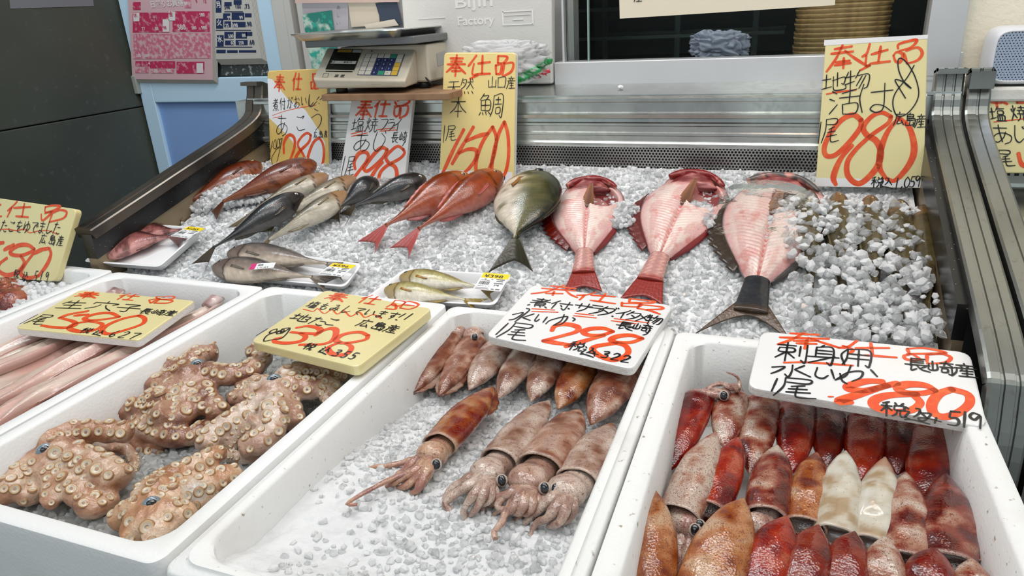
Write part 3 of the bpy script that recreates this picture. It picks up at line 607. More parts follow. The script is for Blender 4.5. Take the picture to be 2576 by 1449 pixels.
# ---- left edge: boiled octopus 480
s = Sign('yellow sign priced 480 standing at the left edge of the picture', [(-85, 487), (193, 526), (138, 708), (-130, 690)], *lean(.845, -.06, 24, 0), .014, M['sign_py'], (0, 480, 5.795), .012, M['sign_py'])
s.stroke('250,155 180,230 110,290|175,240 105,380|200,250 445,235|355,185 320,380|230,370 410,385|-60,170 10,205|-60,380 20,370|660,235 760,215 880,225 820,270 700,310 655,300 660,235|600,340 610,430 680,390 750,310 650,330|770,300 720,450|780,320 880,280 970,310 920,400 720,455', .0045, True)
s.row('たこをゆでました', 60, 515, 830, 545, .026, .034, .0019, False, .05); s.stroke('0,560 120,560 240,580 350,560 430,610 560,585 700,580 840,635', .0022, True)
s.row('広島産', 630, 705, 880, 730, .024, .028, .0018)
s.stroke('-60,770 50,755|60,860 200,785|500,850 400,790 260,800 150,880 180,930 320,940 470,880 500,850|300,950 350,1050 260,1180 100,1230 -20,1160 0,1060 100,980|700,840 600,860 500,910|720,840 740,930 680,1080 560,1240|480,920 360,1080 300,1200 400,1270 560,1240', .0085, True)
s.row('税込', 240, 1210, 370, 1240, .021, .024, .0019); s.row('519', 520, 1240, 680, 1260, .019, .03, .0019); s.done()
# ---- eels 580
s = Sign('pale yellow sign priced 580 lying on the opened eels', [(200, 729), (491, 756), (348, 856), (37, 824)], *px3([(200, 729), (491, 756), (37, 824)], 0, (.012, .006, .006)), .013, M['sign_py'], (20, 700, 5.152), .008)
s.g('奉', 1040, 215, .062, .036, .0042, True, -.02); s.g('仕', 1560, 240, .05, .034, .004, True); s.stroke('1920,240 2140,235 2120,270 1960,270 1920,240|1830,280 1850,320 1900,290 1960,260 1830,280|1960,275 1900,320|1960,270 2130,290 2060,320 1890,320', .004, True)
s.g('生', 840, 340, .066, .044, .0022, False, -.1); s.g('穴', 1230, 355, .07, .044, .0022); s.g('子', 1560, 385, .062, .04, .0022)
s.row('長崎産', 1790, 425, 2110, 450, .03, .026, .0019); s.g('l', 270, 530, .014, .05, .002, False, .0); s.g('尾', 420, 530, .045, .048, .002)
s.stroke('1030,425 800,465 670,510|670,510 850,560 860,610 740,640 560,630 440,610|870,480 1030,470|1440,500 1330,450 1150,460 1000,510 1050,545 1250,530 1440,500|1060,555 860,590 800,650 950,690 1150,660 1220,590 1060,555|1700,480 1500,520 1300,600 1220,680 1310,720 1520,670 1740,590 1770,520 1700,480', .0085, True)
s.row('税込', 1020, 675, 1180, 705, .024, .022, .002); s.row('627', 1380, 715, 1640, 745, .021, .028, .002); s.done()
# ---- octopus 328
s = Sign('pale yellow sign priced 328 resting across the octopus box', [(818, 729), (1088, 776), (899, 924), (629, 857)], *px3([(818, 729), (1088, 776), (629, 857)], 0, (.012, .022, .010)), .014, M['sign_py'], (600, 700, 3.623), .012, M['sign_py'])
s.g('奉', 900, 170, .060, .048, .0042, True); s.g('仕', 1200, 195, .052, .044, .0042, True); s.stroke('1430,200 1520,215 1470,250 1400,240 1430,200|1350,260 1420,230 1430,280 1340,275|1470,270 1530,215 1600,220 1640,245 1560,280 1470,270|1510,240 1600,250', .004, True)
s.row('塩もみしています', 680, 240, 1410, 340, .026, .034, .0021); s.stroke('1525,320 1460,355|1590,320 1510,375|1430,375 1445,380', .0022)
s.stroke('590,280 680,300 720,275 780,320 850,285 900,325 960,295 1020,345 1100,310 1150,355 1230,330 1300,365', .0026, True)
s.g('地', 570, 355, .050, .036, .0023); s.g('た', 730, 390, .040, .036, .0023); s.g('こ', 850, 395, .036, .034, .0023)
s.row('広島産', 1150, 410, 1400, 460, .032, .034, .0022); s.g('l', 215, 490, .012, .036, .0021); s.g('0', 320, 480, .022, .022, .0021); s.g('0', 385, 485, .022, .022, .0021); s.stroke('470,450 400,460 390,500 470,455 400,540 300,560 230,570 260,520 340,490 420,480', .0021)
s.stroke('530,450 640,435 740,460 720,500 600,500 480,490|560,500 610,530 570,570 450,590 340,580 330,555 390,540|700,520 760,480 850,455 890,480 860,560 760,600 560,605|1180,520 1100,490 960,510 890,560 960,590 1150,560 1180,520|930,580 820,630 860,690 980,690 1030,630 980,590', .0088, True)
s.row('税込', 650, 620, 790, 655, .024, .026, .0022); s.row('355', 900, 680, 1050, 705, .02, .026, .0023); s.done()
# ---- squid 298
s = Sign('white sign priced 298 lying over the brown squid', [(1338, 716), (1694, 768), (1592, 929), (1221, 844)], *px3([(1338, 716), (1694, 768), (1221, 844)], 0, (.024, .020, .003)), .013, M['sign_w'], (1200, 690, 5.152), .012)
s.stroke('950,150 1280,185|840,180 1275,215|890,245 1110,250|1000,220 980,270|1130,140 920,220 705,250|1140,195 1210,260 1300,300|1540,235 1420,265 1295,270|1400,265 1330,330|1480,270 1790,290|1670,250 1580,350|1470,335 1790,380|1985,310 1970,360|1985,315 2290,350 2240,370 1980,360|1880,360 1875,410|1875,410 2080,420 2120,380 1900,375|2120,380 2080,440|2110,390 2380,420 2390,450 2200,455|2080,440 2240,470 2370,515', .0042, True)
s.row('煮付', 820, 365, 1090, 400, .044, .033, .0024); s.stroke('1180,440 1195,448|1750,540 1760,545', .003); s.row('サラダ', 1370, 430, 1680, 480, .038, .036, .0023); s.row('イタメ物', 1890, 510, 2290, 590, .03, .033, .0022)
s.stroke('710,445 1005,462|710,480 1050,490|1270,505 1510,530|1250,535 1545,565|1780,572 2230,630|1740,600 2060,640', .0026, True)
s.stroke('460,520 600,495 500,570 415,590|640,440 680,460 560,560 490,615|740,510 600,555|590,560 690,595|800,520 750,590 770,605 810,580|910,550 855,620|1130,520 1090,600 990,660|890,640 960,590 1170,545 1100,640 990,660|1240,560 1270,580 1240,605', .0024)
s.row('長崎', 1920, 665, 2140, 690, .036, .028, .0022); s.stroke('2250,720 2200,770 2150,785', .002)
s.g('l', 325, 705, .02, .046, .0024); s.g('尾', 520, 735, .060, .062, .0024)
s.stroke('970,730 1010,670 1150,645 1300,680 1290,740 1130,790 860,860|860,862 1200,915|1760,740 1640,700 1480,705 1380,740 1440,785 1620,785 1760,740|1640,790 1400,860 1150,935|2140,830 2000,790 1840,800 1740,840 1800,880 2000,880 2140,830|1800,890 1550,930 1500,980 1600,1060 1760,1110 1880,1080 1960,1010 1930,930 1820,890', .0092, True)
s.row('税込', 1290, 930, 1450, 1000, .028, .03, .0023); s.stroke('1430,1010 1570,1040|1530,1000 1520,1060', .002); s.row('322', 1670, 1040, 1930, 1095, .02, .022, .0026); s.done()
# ---- red squid 480
s = Sign('wide white sign priced 480 lying over the red squid', [(1915, 832), (2441, 886), (2486, 1076), (1880, 974)], *px3([(1915, 832), (2441, 886), (1880, 974)], 0, (.030, .028, .007)), .012, M['sign_w'], (1860, 810, 4.025), .014)
s.stroke('515,115 805,130|410,155 905,170|550,190 800,190|580,215 780,220|690,175 660,270|660,110 520,180 390,225|700,160 850,210 1010,260|1190,190 1100,250 1000,260|1050,240 1150,280 1110,320|1180,262 1515,262|1330,210 1350,330|1270,335 1590,358|1700,270 1720,320|1700,270 1880,265 2090,310 1900,320 1720,320|1720,330 1670,340 1680,370 1740,385 1830,380 1760,330 1700,325|1900,330 1900,400|1910,330 2060,325 2140,360 2080,410 1900,420', .0042, True)
s.row('刺身', 530, 305, 850, 330, .050, .050, .0024); s.g('(', 1060, 350, .02, .04, .0024); s.g('用', 1200, 360, .046, .046, .0024)
s.stroke('450,410 700,408 1150,440', .0036, True)
s.stroke('330,455 460,450 400,490 320,520|540,435 530,500 495,555 460,525|660,440 570,475|560,480 720,555|790,460 770,540 840,570 900,540|930,480 960,570|1130,440 1080,540 970,585|980,580 1100,510 1240,500 1230,560 1140,600|1020,520 1040,590 1090,625|1330,480 1395,550', .0025)
s.row('長崎産', 1800, 430, 2280, 490, .036, .034, .0023); s.g('l', 355, 635, .022, .034, .0025); s.g('尾', 570, 665, .062, .050, .0025); s.stroke('900,755 950,755', .0025, True)
s.stroke('1450,600 1280,600 1130,640 1100,670 1190,690 1300,690 1500,640 1600,620|1500,640 1280,710 1010,800 1130,810|1980,690 1880,640 1700,630 1610,670 1680,715 1850,720 1980,690|1800,730 1520,740 1370,790 1380,860 1560,910 1740,890 1830,820 1780,750|2150,680 2020,730 1950,830 1970,920 2080,960 2230,910 2330,820 2310,730 2150,680', .0105, True)
s.row('税込', 1560, 885, 1790, 940, .034, .034, .0026); s.g('み', 1930, 970, .034, .024, .0025); s.row('519', 2170, 975, 2390, 995, .028, .034, .0028); s.done()
# ================================================================ fish
M['fish'] = mat('wet_fish_skin', rough=.25, attr=True, gam=1.25, sat=1.15, coat=.25, sss=.06, sss_s=.003, bump=[('v', 420, .06), ('n', 90, .12)], spec=.5)
M['fish_dk'] = mat('wet_dark_fish_skin', rough=.3, attr=True, gam=1.25, sat=1.2, coat=.35, bump=[('v', 380, .07), ('n', 90, .12)])
M['flesh'] = mat('wet_fish_flesh', rough=.25, attr=True, gam=1.12, sat=1.0, coat=.5, sss=.35, sss_r=(1, .45, .35), sss_s=.004, bump=[('n', 160, .25), ('n', 500, .15)])
M['fin'] = mat('wet_fin', rough=.32, attr=True, gam=1.15, sat=1.1, coat=.4, bump=[('n', 200, .3)])
M['eye_b'] = mat('black_pupil', (.006, .006, .01), .08, coat=1.0); M['eye_w'] = mat('pale_eye', (.75, .74, .70), .15, coat=1.0); M['eye_blue'] = mat('blue_grey_eye', (.17, .23, .27), .12, coat=1.0); M['eye_y'] = mat('amber_eye', (.45, .33, .12), .12, coat=1.0)
def sphere(c, r, m, name, parent, sq=(1, 1, 1), R=None, n=12):
    a = np.linspace(0, np.pi, n // 2 + 2); P = np.stack([0 * a, 0 * a, -np.cos(a)], 1) * r; rr = np.maximum(np.sin(a) * r, 1e-6)
    V, Fs, _, _ = tube(P, rr, rr, (0, 1, 0), n, cap=False); V = V * np.array(sq)
    if R is not None: V = V @ np.array(R).T
    return mesh(name, V + np.array(c), Fs, m, parent)
def frame(ax, up):
    x = nrm(ax); z = nrm(np.array(up) - x * np.dot(up, x)); return np.stack([x, np.cross(z, x), z], 1)
BODY = [(0, .10), (.08, .10), (.22, .27), (.38, .58), (.55, .90), (.68, 1.0), (.8, .93), (.9, .70), (.97, .36), (1, .05)]
def fish(name, label, head, tail, hh, ht, pal, roll=0.0, side=1, h0=0.0, group=None, fork=1.0, prof=BODY, bend=0.0, cat='fish', tl=.17, up=NI, skin=None, P0=None, finc=None, dorsal=.22, pect=True, eye='eye_y', mouth=True, stripes=0, tw=1.0):
    """whole fish lying on its side. head/tail: photo pixels on the ice slope (or points).  side: +1 back of the fish towards +90deg left of travel tail->head"""
    Hd = np.array(head, float) if len(head) == 3 else Us(head, h0); Tl = np.array(tail, float) if len(tail) == 3 else Us(tail, h0)
    L = np.linalg.norm(Hd - Tl); ax = (Hd - Tl) / L; Fm = frame(ax, up); x, y, z = Fm.T; y = y * side
    yd = y * math.cos(roll) + z * math.sin(roll); zd = nrm(np.cross(x, yd)); zd = zd * np.sign(np.dot(zd, z) or 1)
    base = Tl + z * ht * 1.02
    t = thing(name, label, cat, Tl + ax * L * .5, group)
    N = 56; s = np.linspace(0, 1, N); u = tl + (1 - tl) * s
    bnd = bend * L * np.sin(np.pi * u)
    P = base + np.outer(u * L, x) + np.outer(bnd, y)
    pr = ips(s, prof); rt = np.clip(ips(s, [(0, .12), (.2, .42), (.5, .92), (.7, 1), (.9, .72), (.98, .34), (1, .06)]), .03, None)
    V, Fs, U, A = tube(P, pr * hh, rt * ht, np.cross(x, yd) if True else zd, 28)
    # dorsal component of each point
    C = np.concatenate([np.repeat(P, 28, 0), P[:1], P[-1:]]); d = np.einsum('ij,j->i', V - C, yd) / (np.r_[np.repeat(pr * hh, 28), 1e9, 1e9] + 1e-9)
    loc = np.stack([(V - base) @ x, (V - base) @ yd, (V - base) @ zd], 1)
    n1 = fbm(loc, 70, len(label)); n2 = fbm(loc * np.array([.4, 1, 1]), 300, 5)
    dd = d + (n1 - .5) * .5 + pal.get('shift', 0)
    col = mixc(pal['belly'], pal['side'], sst(-.75, -.15, dd)); col = mixc(col, pal['back'], sst(.0, .7, dd))
    col = col * (.80 + .4 * n2)[:, None]
    ll = np.exp(-((dd - .05) / .07) ** 2) * sst(.8, .5, U); col = mixc(col, np.array(pal['back']) * 1.2, ll * .35)      # lateral line
    col *= (.82 + .36 * vnoise(loc * np.array([1, .5, 1]), 900, 8))[:, None]
    if 'head' in pal: col = mixc(col, pal['head'], sst(.76, .84, U + .02 * n1) * .75)
    if 'spot' in pal: col = mixc(col, pal['spot'], sst(.56, .66, n1) * .7)
    g = np.abs(U - (.775 + .05 * (1 - d * d))); col = mixc(col, np.array(pal['back']) * .35, sst(.012, .003, g) * .8)     # gill slit
    if mouth: col = mixc(col, (.05, .02, .02), sst(.02, .006, np.abs(d + .25 + (U - 1) * 3)) * (U > .945) * .8)
    if stripes: col = mixc(col, np.array(pal['side']) * 1.2, sst(.5, .9, np.sin(U * 160 + d * 2)) * (U < .7) * (np.abs(d) < .16) * .6)
    mesh('body', V, Fs, skin or M['fish'], t, True, col)
    fc = np.array(finc if finc is not None else pal.get('fin', pal['back']))
    def finmesh(nm, A0, B0, c=None, nu=10):
        Vf, Ff, a, b = fan_sheet(A0, B0, nu, .0011); cc = np.array(c if c is not None else fc) * (.75 + .45 * (np.sin(b * 46) * .5 + .5))[:, None] * (1 - .15 * a)[:, None]; return mesh(nm, Vf, Ff, M['fin'], t, True, cc)
    # tail fin, forked, resting low
    w = np.linspace(-1, 1, 15); r0 = base + x * L * (tl + .012) + y * (bend * L * math.sin(np.pi * tl)); sp = tw * hh * (.55 + .35 * fork)
    A0 = r0 + np.outer(w * hh * .1, yd); B0 = r0 - np.outer(L * (tl + .01) * (1 - .5 * fork * (1 - np.abs(w) ** 1.3)), x) + np.outer(w * sp, y * .92 + yd * .08) - z * ht * .8
    finmesh('tail_fin', A0, B0)
    if dorsal:
        k = np.linspace(.28, .70, 14); i = (k * (N - 1)).astype(int); A0 = P[i] + yd * (pr[i] * hh * .93)[:, None]; hgt = dorsal * hh * np.sin(np.linspace(.25, 2.9, 14)) * (1 + .14 * np.cos(np.arange(14) * np.pi))
        finmesh('dorsal_fin', A0, A0 + np.outer(hgt, yd * .75 - z * .35) - np.outer(np.full(14, .02 * L), x), nu=5)
        k = np.linspace(.22, .44, 10); i = (k * (N - 1)).astype(int); A0 = P[i] - yd * (pr[i] * hh * .93)[:, None]; hgt = dorsal * .8 * hh * np.sin(np.linspace(.2, 2.9, 10))
        finmesh('anal_fin', A0, A0 - np.outer(hgt, yd * .75 + z * .3) - np.outer(np.full(10, .02 * L), x), nu=5)
    sgn = 1.0
    upv = zd if np.dot(zd, z) > 0 else -zd
    if pect:
        i = int(.76 * (N - 1)); b0 = P[i] + upv * ht * rt[i] * .97 - yd * hh * pr[i] * .18; A0 = b0 + np.outer(np.linspace(-.10, .10, 7) * hh, yd); tipv = -x * L * .13 - yd * hh * .16 + upv * ht * .08
        B0 = b0 + tipv + np.outer(np.linspace(-.08, .03, 7) * hh, yd) + np.outer(np.abs(np.linspace(-1, 1, 7)) * L * .02, x)
        finmesh('pectoral_fin', A0, B0, pal.get('pect', fc), 6)
    i = int(.925 * (N - 1)); e = P[i] + upv * ht * rt[i] * .86 + yd * hh * pr[i] * .32; er = hh * .15
    ey = sphere(e, er, M[eye], 'eye', t, (1, 1, .45), frame(x, upv)); sphere(e + upv * er * .28, er * .58, M['eye_b'], 'pupil', ey, (1, 1, .4), frame(x, upv))
    return t
PAL_AKOU = dict(back=(.13, .042, .028), side=(.19, .07, .045), belly=(.33, .16, .11), spot=(.10, .03, .02), fin=(.13, .05, .03))
PAL_AJI = dict(shift=.16, back=(.06, .055, .045), side=(.34, .30, .23), belly=(.66, .62, .54), head=(.42, .26, .16), fin=(.22, .17, .10))
PAL_AJID = dict(back=(.018, .02, .024), side=(.045, .047, .05), belly=(.22, .21, .20), head=(.05, .04, .035), fin=(.10, .075, .05))
PAL_RED = dict(back=(.22, .055, .022), side=(.38, .135, .085), belly=(.58, .30, .26), head=(.36, .13, .06), fin=(.52, .17, .16), spot=(.46, .17, .12))
PAL_POM = dict(shift=-.28, back=(.02, .024, .014), side=(.17, .155, .07), belly=(.66, .60, .52), head=(.15, .13, .07), fin=(.05, .042, .015), pect=(.26, .11, .03), spot=(.11, .10, .04))
g_ = 'horse mackerel on the crushed ice'
fish('rockfish', 'dark reddish brown rockfish in front of the 280 sign, head up on the ice', (806, 436), (540, 548), .036, .026, PAL_AKOU, .25, 1, .004, 'brown rockfish half buried in ice', fork=.1, tl=.12, skin=M['fish_dk'], eye='eye_y')
fish('rockfish', 'brown rockfish buried under ice at the left back corner of the case', (668, 436), (446, 556), .036, .024, PAL_AKOU, .25, 1, -.004, 'brown rockfish half buried in ice', fork=.1, tl=.12, skin=M['fish_dk'], eye='eye_y')
fish('horse_mackerel', 'pale silvery mackerel just below the front brown rockfish', (834, 462), (588, 588), .0245, .020, PAL_AJI, .1, 1, .004, g_, eye='eye_w', stripes=1, bend=.03)
fish('horse_mackerel', 'silvery mackerel with reddish gills, second of the pale ones', (903, 468), (660, 600), .0245, .020, PAL_AJI, .1, 1, .005, g_, eye='eye_w', stripes=1)
fish('horse_mackerel', 'silvery mackerel nearest the viewer with its tail by the tray priced 596', (884, 508), (640, 652), .0255, .021, PAL_AJI, .15, 1, .010, g_, eye='eye_w', stripes=1, bend=-.02)
fish('horse_mackerel', 'long dark backed mackerel pointing down at the tray priced 1265', (775, 518), (500, 682), .026, .026, PAL_AJID, .95, 1, .012, g_, eye='eye_w', skin=M['fish_dk'])
fish('horse_mackerel', 'short dark mackerel right of the pale mackerel', (957, 480), (838, 566), .025, .024, PAL_AJID, .9, 1, .002, g_, eye='eye_w', skin=M['fish_dk'])
fish('horse_mackerel', 'dark mackerel beside the two red snappers', (1080, 475), (862, 558), .025, .024, PAL_AJID, .9, 1, .002, g_, eye='eye_w', skin=M['fish_dk'])
fish('red_snapper', 'red snapper left of its pair, pink fanned tail on the ice', (1192, 475), (922, 630), .037, .026, PAL_RED, .7, 1, .004, 'pair of whole red snapper', fork=.7, eye='eye_y', tl=.2)
fish('red_snapper', 'brownish red snapper right of its pair, below the 1500 sign', (1268, 466), (1004, 645), .034, .026, PAL_RED, .8, 1, .008, 'pair of whole red snapper', fork=.7, eye='eye_y', tl=.2)
fish('butterfish', 'round dark olive fish with pale belly and forked tail', (1352, 474), (1286, 694), .062, .030, PAL_POM, .05, -1, .004, fork=.95, tl=.24, tw=.70, eye='eye_b', dorsal=.10,
     prof=[(0, .07), (.05, .09), (.14, .30), (.3, .72), (.48, .97), (.62, 1.0), (.78, .90), (.9, .66), (.97, .38), (1, .12)])
# ---- split, flesh-side-up sea bream
def split_fish(name, label, head, tail, wl, wr, skin, finc, scalec, group=None, h0=.006, thick=.02, tl=.27, rot=0, fork=.35, dark=False, peddark=None, cav=(.80, .44, .16, .20)):
    Hd, Tl = Us(head, h0), Us(tail, h0); L = np.linalg.norm(Hd - Tl); ax = (Hd - Tl) / L; x, y, z = frame(ax, NI).T     # y points left seen from the tail
    t = thing(name, label, 'fish', Tl + ax * L * .5, group)
    nu, nv = 150, 90; s = np.linspace(0, 1, nu); v = np.linspace(-1, 1, nv)
    left = ips(s, [(0, .16), (.06, .22), (.22, .52), (.42, .86), (.58, 1.0), (.72, .98), (.86, .80), (.95, .62), (1, .30)]) * wl
    right = ips(s, [(0, .16), (.06, .22), (.22, .50), (.40, .80), (.56, .96), (.72, 1.0), (.86, .90), (.95, .68), (1, .30)]) * wr
    Sg, Vg = np.meshgrid(s, v, indexing='ij'); wv = np.where(Vg > 0, Vg * left[:, None], Vg * right[:, None])
    pos = Tl + (tl + (1 - tl) * Sg)[..., None] * L * x + wv[..., None] * y
    n = fbm(np.stack([Sg.ravel() * 9, Vg.ravel() * 5, 0 * Sg.ravel()], 1), 1.0, 3).reshape(Sg.shape)
    ribs = np.sin((Sg * 34 - np.abs(Vg) * 3.2) * 2 * np.pi + n * 2) * .5 + .5; ribm = sst(.95, .3, np.abs(Vg)) * sst(.02, .1, Sg) * sst(.80, .66, Sg)
    hz = thick * (1 - np.abs(Vg) ** 3.0) * (.62 + .38 * np.sin(np.pi * np.clip(Sg * 1.05, 0, 1))) - thick * .30 * np.exp(-(Vg / .07) ** 2) * sst(.85, .6, Sg) + .0016 * ribs * ribm
    cs, cw, cr_, cl_ = cav; a = ((Sg - cs + .06) / .17) ** 2 + ((Vg + cw) / .42) ** 2; cavm = sst(1.15, .7, a); hz = hz - cavm * thick * 1.0
    gill = sst(.035, .012, np.abs(Sg - .93 - .02 * Vg)) * sst(.9, .6, np.abs(Vg + .05)); hz = hz + sst(.90, .97, Sg) * thick * .35 - gill * thick * .9
    skinm = sst(.90, .985, np.abs(Vg)) + sst(.955, .99, Sg)
    pos = pos + (hz + .001)[..., None] * z
    pink, pale, red = (np.array((.74, .47, .43)), np.array((.82, .68, .62)), np.array((.50, .05, .05)))
    nn = n.ravel(); col = mixc(np.tile(pink, (nu * nv, 1)), pale, np.clip(sst(.36, .62, nn) * .75 + .5 * ribs.ravel() * ribm.ravel(), 0, 1))
    band = np.exp(-((np.abs(Vg) - .88) / .09) ** 2) * sst(.9, .7, Sg); col = mixc(col, (.80, .42, .42), band.ravel() * .55)
    spine = np.exp(-(Vg / .045) ** 2) * (.3 + .7 * (np.sin(Sg * 150) > .1)) * sst(.0, .06, Sg) * sst(.75, .55, Sg); col = mixc(col, (.62, .12, .12), np.clip(spine * (.45 + .9 * n), 0, 1).ravel())
    col = mixc(col, (.42, .13, .12), np.clip(cavm * 1.2, 0, 1).ravel() * .8); col = mixc(col, (.12, .012, .015), gill.ravel() * .95); col = mixc(col, red, (sst(.80, .9, Sg) * n * 1.1 * (gill < .5)).ravel() * .75)
    col = mixc(col, (.66, .25, .22), (sst(.56, .72, fbm(pos.reshape(-1, 3), 55, 9)) * .6)); col = mixc(col, skin, np.clip(skinm, 0, 1).ravel() * .9); col *= (.9 + .2 * vnoise(pos.reshape(-1, 3), 700, 3))[:, None]
    V = pos.reshape(-1, 3); K = nu * nv
    bot = (pos - (hz + .001)[..., None] * z * 1.0 - z * .004 * (1 - np.abs(Vg) ** 4)[..., None]).reshape(-1, 3); V2 = np.concatenate([V, bot]); Fs = []
    for i in range(nu - 1):
        for j in range(nv - 1):
            q = (i * nv + j, (i + 1) * nv + j, (i + 1) * nv + j + 1, i * nv + j + 1); Fs += [q, tuple(K + k for k in q[::-1])]
    ring = [i * nv for i in range(nu)] + [(nu - 1) * nv + j for j in range(1, nv)] + [i * nv + nv - 1 for i in range(nu - 2, -1, -1)] + [j for j in range(nv - 2, 0, -1)]
    for q in range(len(ring)): a_, b_ = ring[q], ring[(q + 1) % len(ring)]; Fs.append((a_, K + a_, K + b_, b_))
    c2 = np.concatenate([col, np.tile(np.array(skin), (K, 1))])
    mesh('body', V2, Fs, M['flesh'], t, True, c2)
    # peduncle with scales and tail fin
    Pd = Tl + np.outer(np.linspace(tl * .50, tl * 1.10, 24) * L, x) + z * (.010); wd = np.linspace(.24, .19, 24) * (wl + wr) * .5 * 1.15
    Vp, Fp, U, A = tube(Pd, wd, np.linspace(.0035, .011, 24), NI, 24); pc = np.tile(np.array(peddark if peddark is not None else scalec), (len(Vp), 1))
    sc = (np.sin(U * 42) * np.sin(A * 7 + (np.floor(U * 42 / np.pi) % 2) * 1.5)); pc = pc * (.72 + .38 * sst(-.2, .8, sc))[:, None]; pc = mixc(pc, finc, sst(.22, .0, U) * .8)
    mesh('tail_stalk', Vp, Fp, M['fish'], t, True, pc)
    w = np.linspace(-1, 1, 25); r0 = Tl + x * L * tl * .70 + z * .009; mw = (wl + wr) * .5
    A0 = r0 + np.outer(w * mw * .22, y); B0 = Tl + np.outer(L * tl * fork * .5 * (1 - np.abs(w) ** 1.5), x) + np.outer(w * mw * (.46 if fork < .6 else .78), y) + z * .003
    Vf, Ff, a, b = fan_sheet(A0, B0, 14, .002); fcn = np.array(finc) * (.6 + .55 * (np.sin(b * 90) * .5 + .5))[:, None]; mesh('tail_fin', Vf, Ff, M['fin'], t, True, fcn)
    # spiny dorsal fin down the left edge
    i = np.linspace(.16, .74, 40); A0 = Tl + np.outer((tl + (1 - tl) * i) * L, x) + np.outer(np.interp(i, s, left) * .97, y) + z * .006
    hg = wl * .26 * np.sin(np.linspace(.35, 2.7, 40)) * (1 + .22 * (np.arange(40) % 4 - 1.5) / 1.5); B0 = A0 + np.outer(hg, y) - np.outer(np.full(40, .035 * L), x) - z * .004
    Vf, Ff, a, b = fan_sheet(A0, B0, 5, .0015); mesh('dorsal_fin', Vf, Ff, M['fin'], t, True, np.array(finc) * .45 * (.6 + .7 * (np.sin(b * 120) * .5 + .5))[:, None])
    i = np.linspace(.06, .40, 16); A0 = Tl + np.outer((tl + (1 - tl) * i) * L, x) - np.outer(np.interp(i, s, right) * .97, y) + z * .005; B0 = A0 - np.outer(wr * .12 * np.sin(np.linspace(.3, 2.8, 16)), y) - z * .006
    Vf, Ff, a, b = fan_sheet(A0, B0, 4, .003); mesh('belly_flap', Vf, Ff, M['fin'], t, True, np.tile(np.array(skin), (len(Vf), 1)) * (.7 + .5 * b)[:, None])
    # pectoral fin lying over the cavity, jaw rim
    b0 = Tl + x * L * .90 - y * wr * .10 + z * (thick + .004); A0 = b0 + np.outer(np.linspace(-1, 1, 7) * .0035, y); B0 = b0 - x * L * .21 + y * wr * .10 + np.outer(np.linspace(-1, 1, 7) * .012, y) - z * .007 - np.outer(np.abs(np.linspace(-1, 1, 7)) * -.012, x)
    Vf, Ff, a, b = fan_sheet(A0, B0, 10, .0016); mesh('pectoral_fin', Vf, Ff, M['fin'], t, True, np.array((.42, .20, .12)) * (.45 + .8 * (np.sin(b * 34) * .5 + .5))[:, None] * (1.15 - .4 * a)[:, None])
    gv, gf, gu, ga = tube(Tl + np.outer(np.linspace(.90, .985, 14) * L, x) + z * .006, np.linspace(.62, .40, 14) * (wl + wr) * .5, thick * np.linspace(.55, .8, 14), NI, 26); mesh('gills', gv, gf, M['flesh'], t, True, mixc(np.tile((.20, .02, .022), (len(gv), 1)), (.58, .24, .22), sst(.42, .68, fbm(gv, 110, 4)))) 
    k = np.linspace(-.8, 1, 30); hd = Tl + np.outer(L * (.982 - .075 * np.abs(k) ** 2.6), x) - np.outer(k * (wl + wr) * .385, y) + np.outer(thick * (.95 - .35 * k ** 2), z)
    Vh, Fh, U, A = tube(hd, .0062 * (1 - .6 * k ** 4) * (1 + .25 * np.sin(k * 9)), .0065 * (1 - .6 * k ** 4), NI, 12); hc = mixc(np.tile(np.array((.62, .34, .30)), (len(Vh), 1)), np.array(skin) * 1.2, sst(.42, .62, fbm(Vh, 90, 6) + .18 * np.sin(A))); mesh('jaw', Vh, Fh, M['fish'], t, True, hc)
    return t
RS, RF, RSC = (.24, .045, .045), (.36, .06, .05), (.72, .46, .42)
split_fish('split_sea_bream', 'split red sea bream beside the round olive fish, smaller of the two red ones', (1483, 468), (1466, 740), .066, .066, RS, RF, RSC, 'split red sea bream', cav=(.80, .40, .16, .2))
split_fish('split_sea_bream', 'split red sea bream in the middle, larger, leaning right with open gills', (1752, 452), (1612, 766), .074, .070, RS, RF, RSC, 'split red sea bream', cav=(.80, .42, .16, .2))
hg = split_fish('split_amberjack', 'split pink fish with dark tail wrapped in clear plastic film', (1962, 462), (1872, 862), .080, .088, (.10, .09, .085), (.11, .065, .035), (.07, .075, .085), None, .008, .022, .27, fork=.95, peddark=(.03, .034, .042), cav=(.86, .35, .1, .1))
# fish buried under the loose ice at the right
PAL_BUR = dict(back=(.10, .08, .04), side=(.17, .14, .08), belly=(.30, .25, .18), spot=(.06, .05, .025), fin=(.12, .10, .05), head=(.22, .14, .08))
hp = [(2030, 506), (2105, 512), (2185, 520), (2258, 532), (2318, 545)]; tp = [(2040, 800), (2118, 830), (2190, 850), (2262, 862), (2325, 865)]
lb = ['leftmost brown striped fish buried under loose ice at right', 'second buried brown fish from the left under the right ice', 'middle buried brown fish under the right ice', 'buried brown fish with red gills, second from the case end', 'buried brown fish next to the right case end']
for a, b, l in zip(hp, tp, lb): fish('buried_fish', l, a, b, .024, .020, PAL_BUR, .6, 1, -.004, 'brown fish buried in ice at the right', fork=.2, tl=.10, skin=M['fish_dk'], eye='eye_y', pect=False)
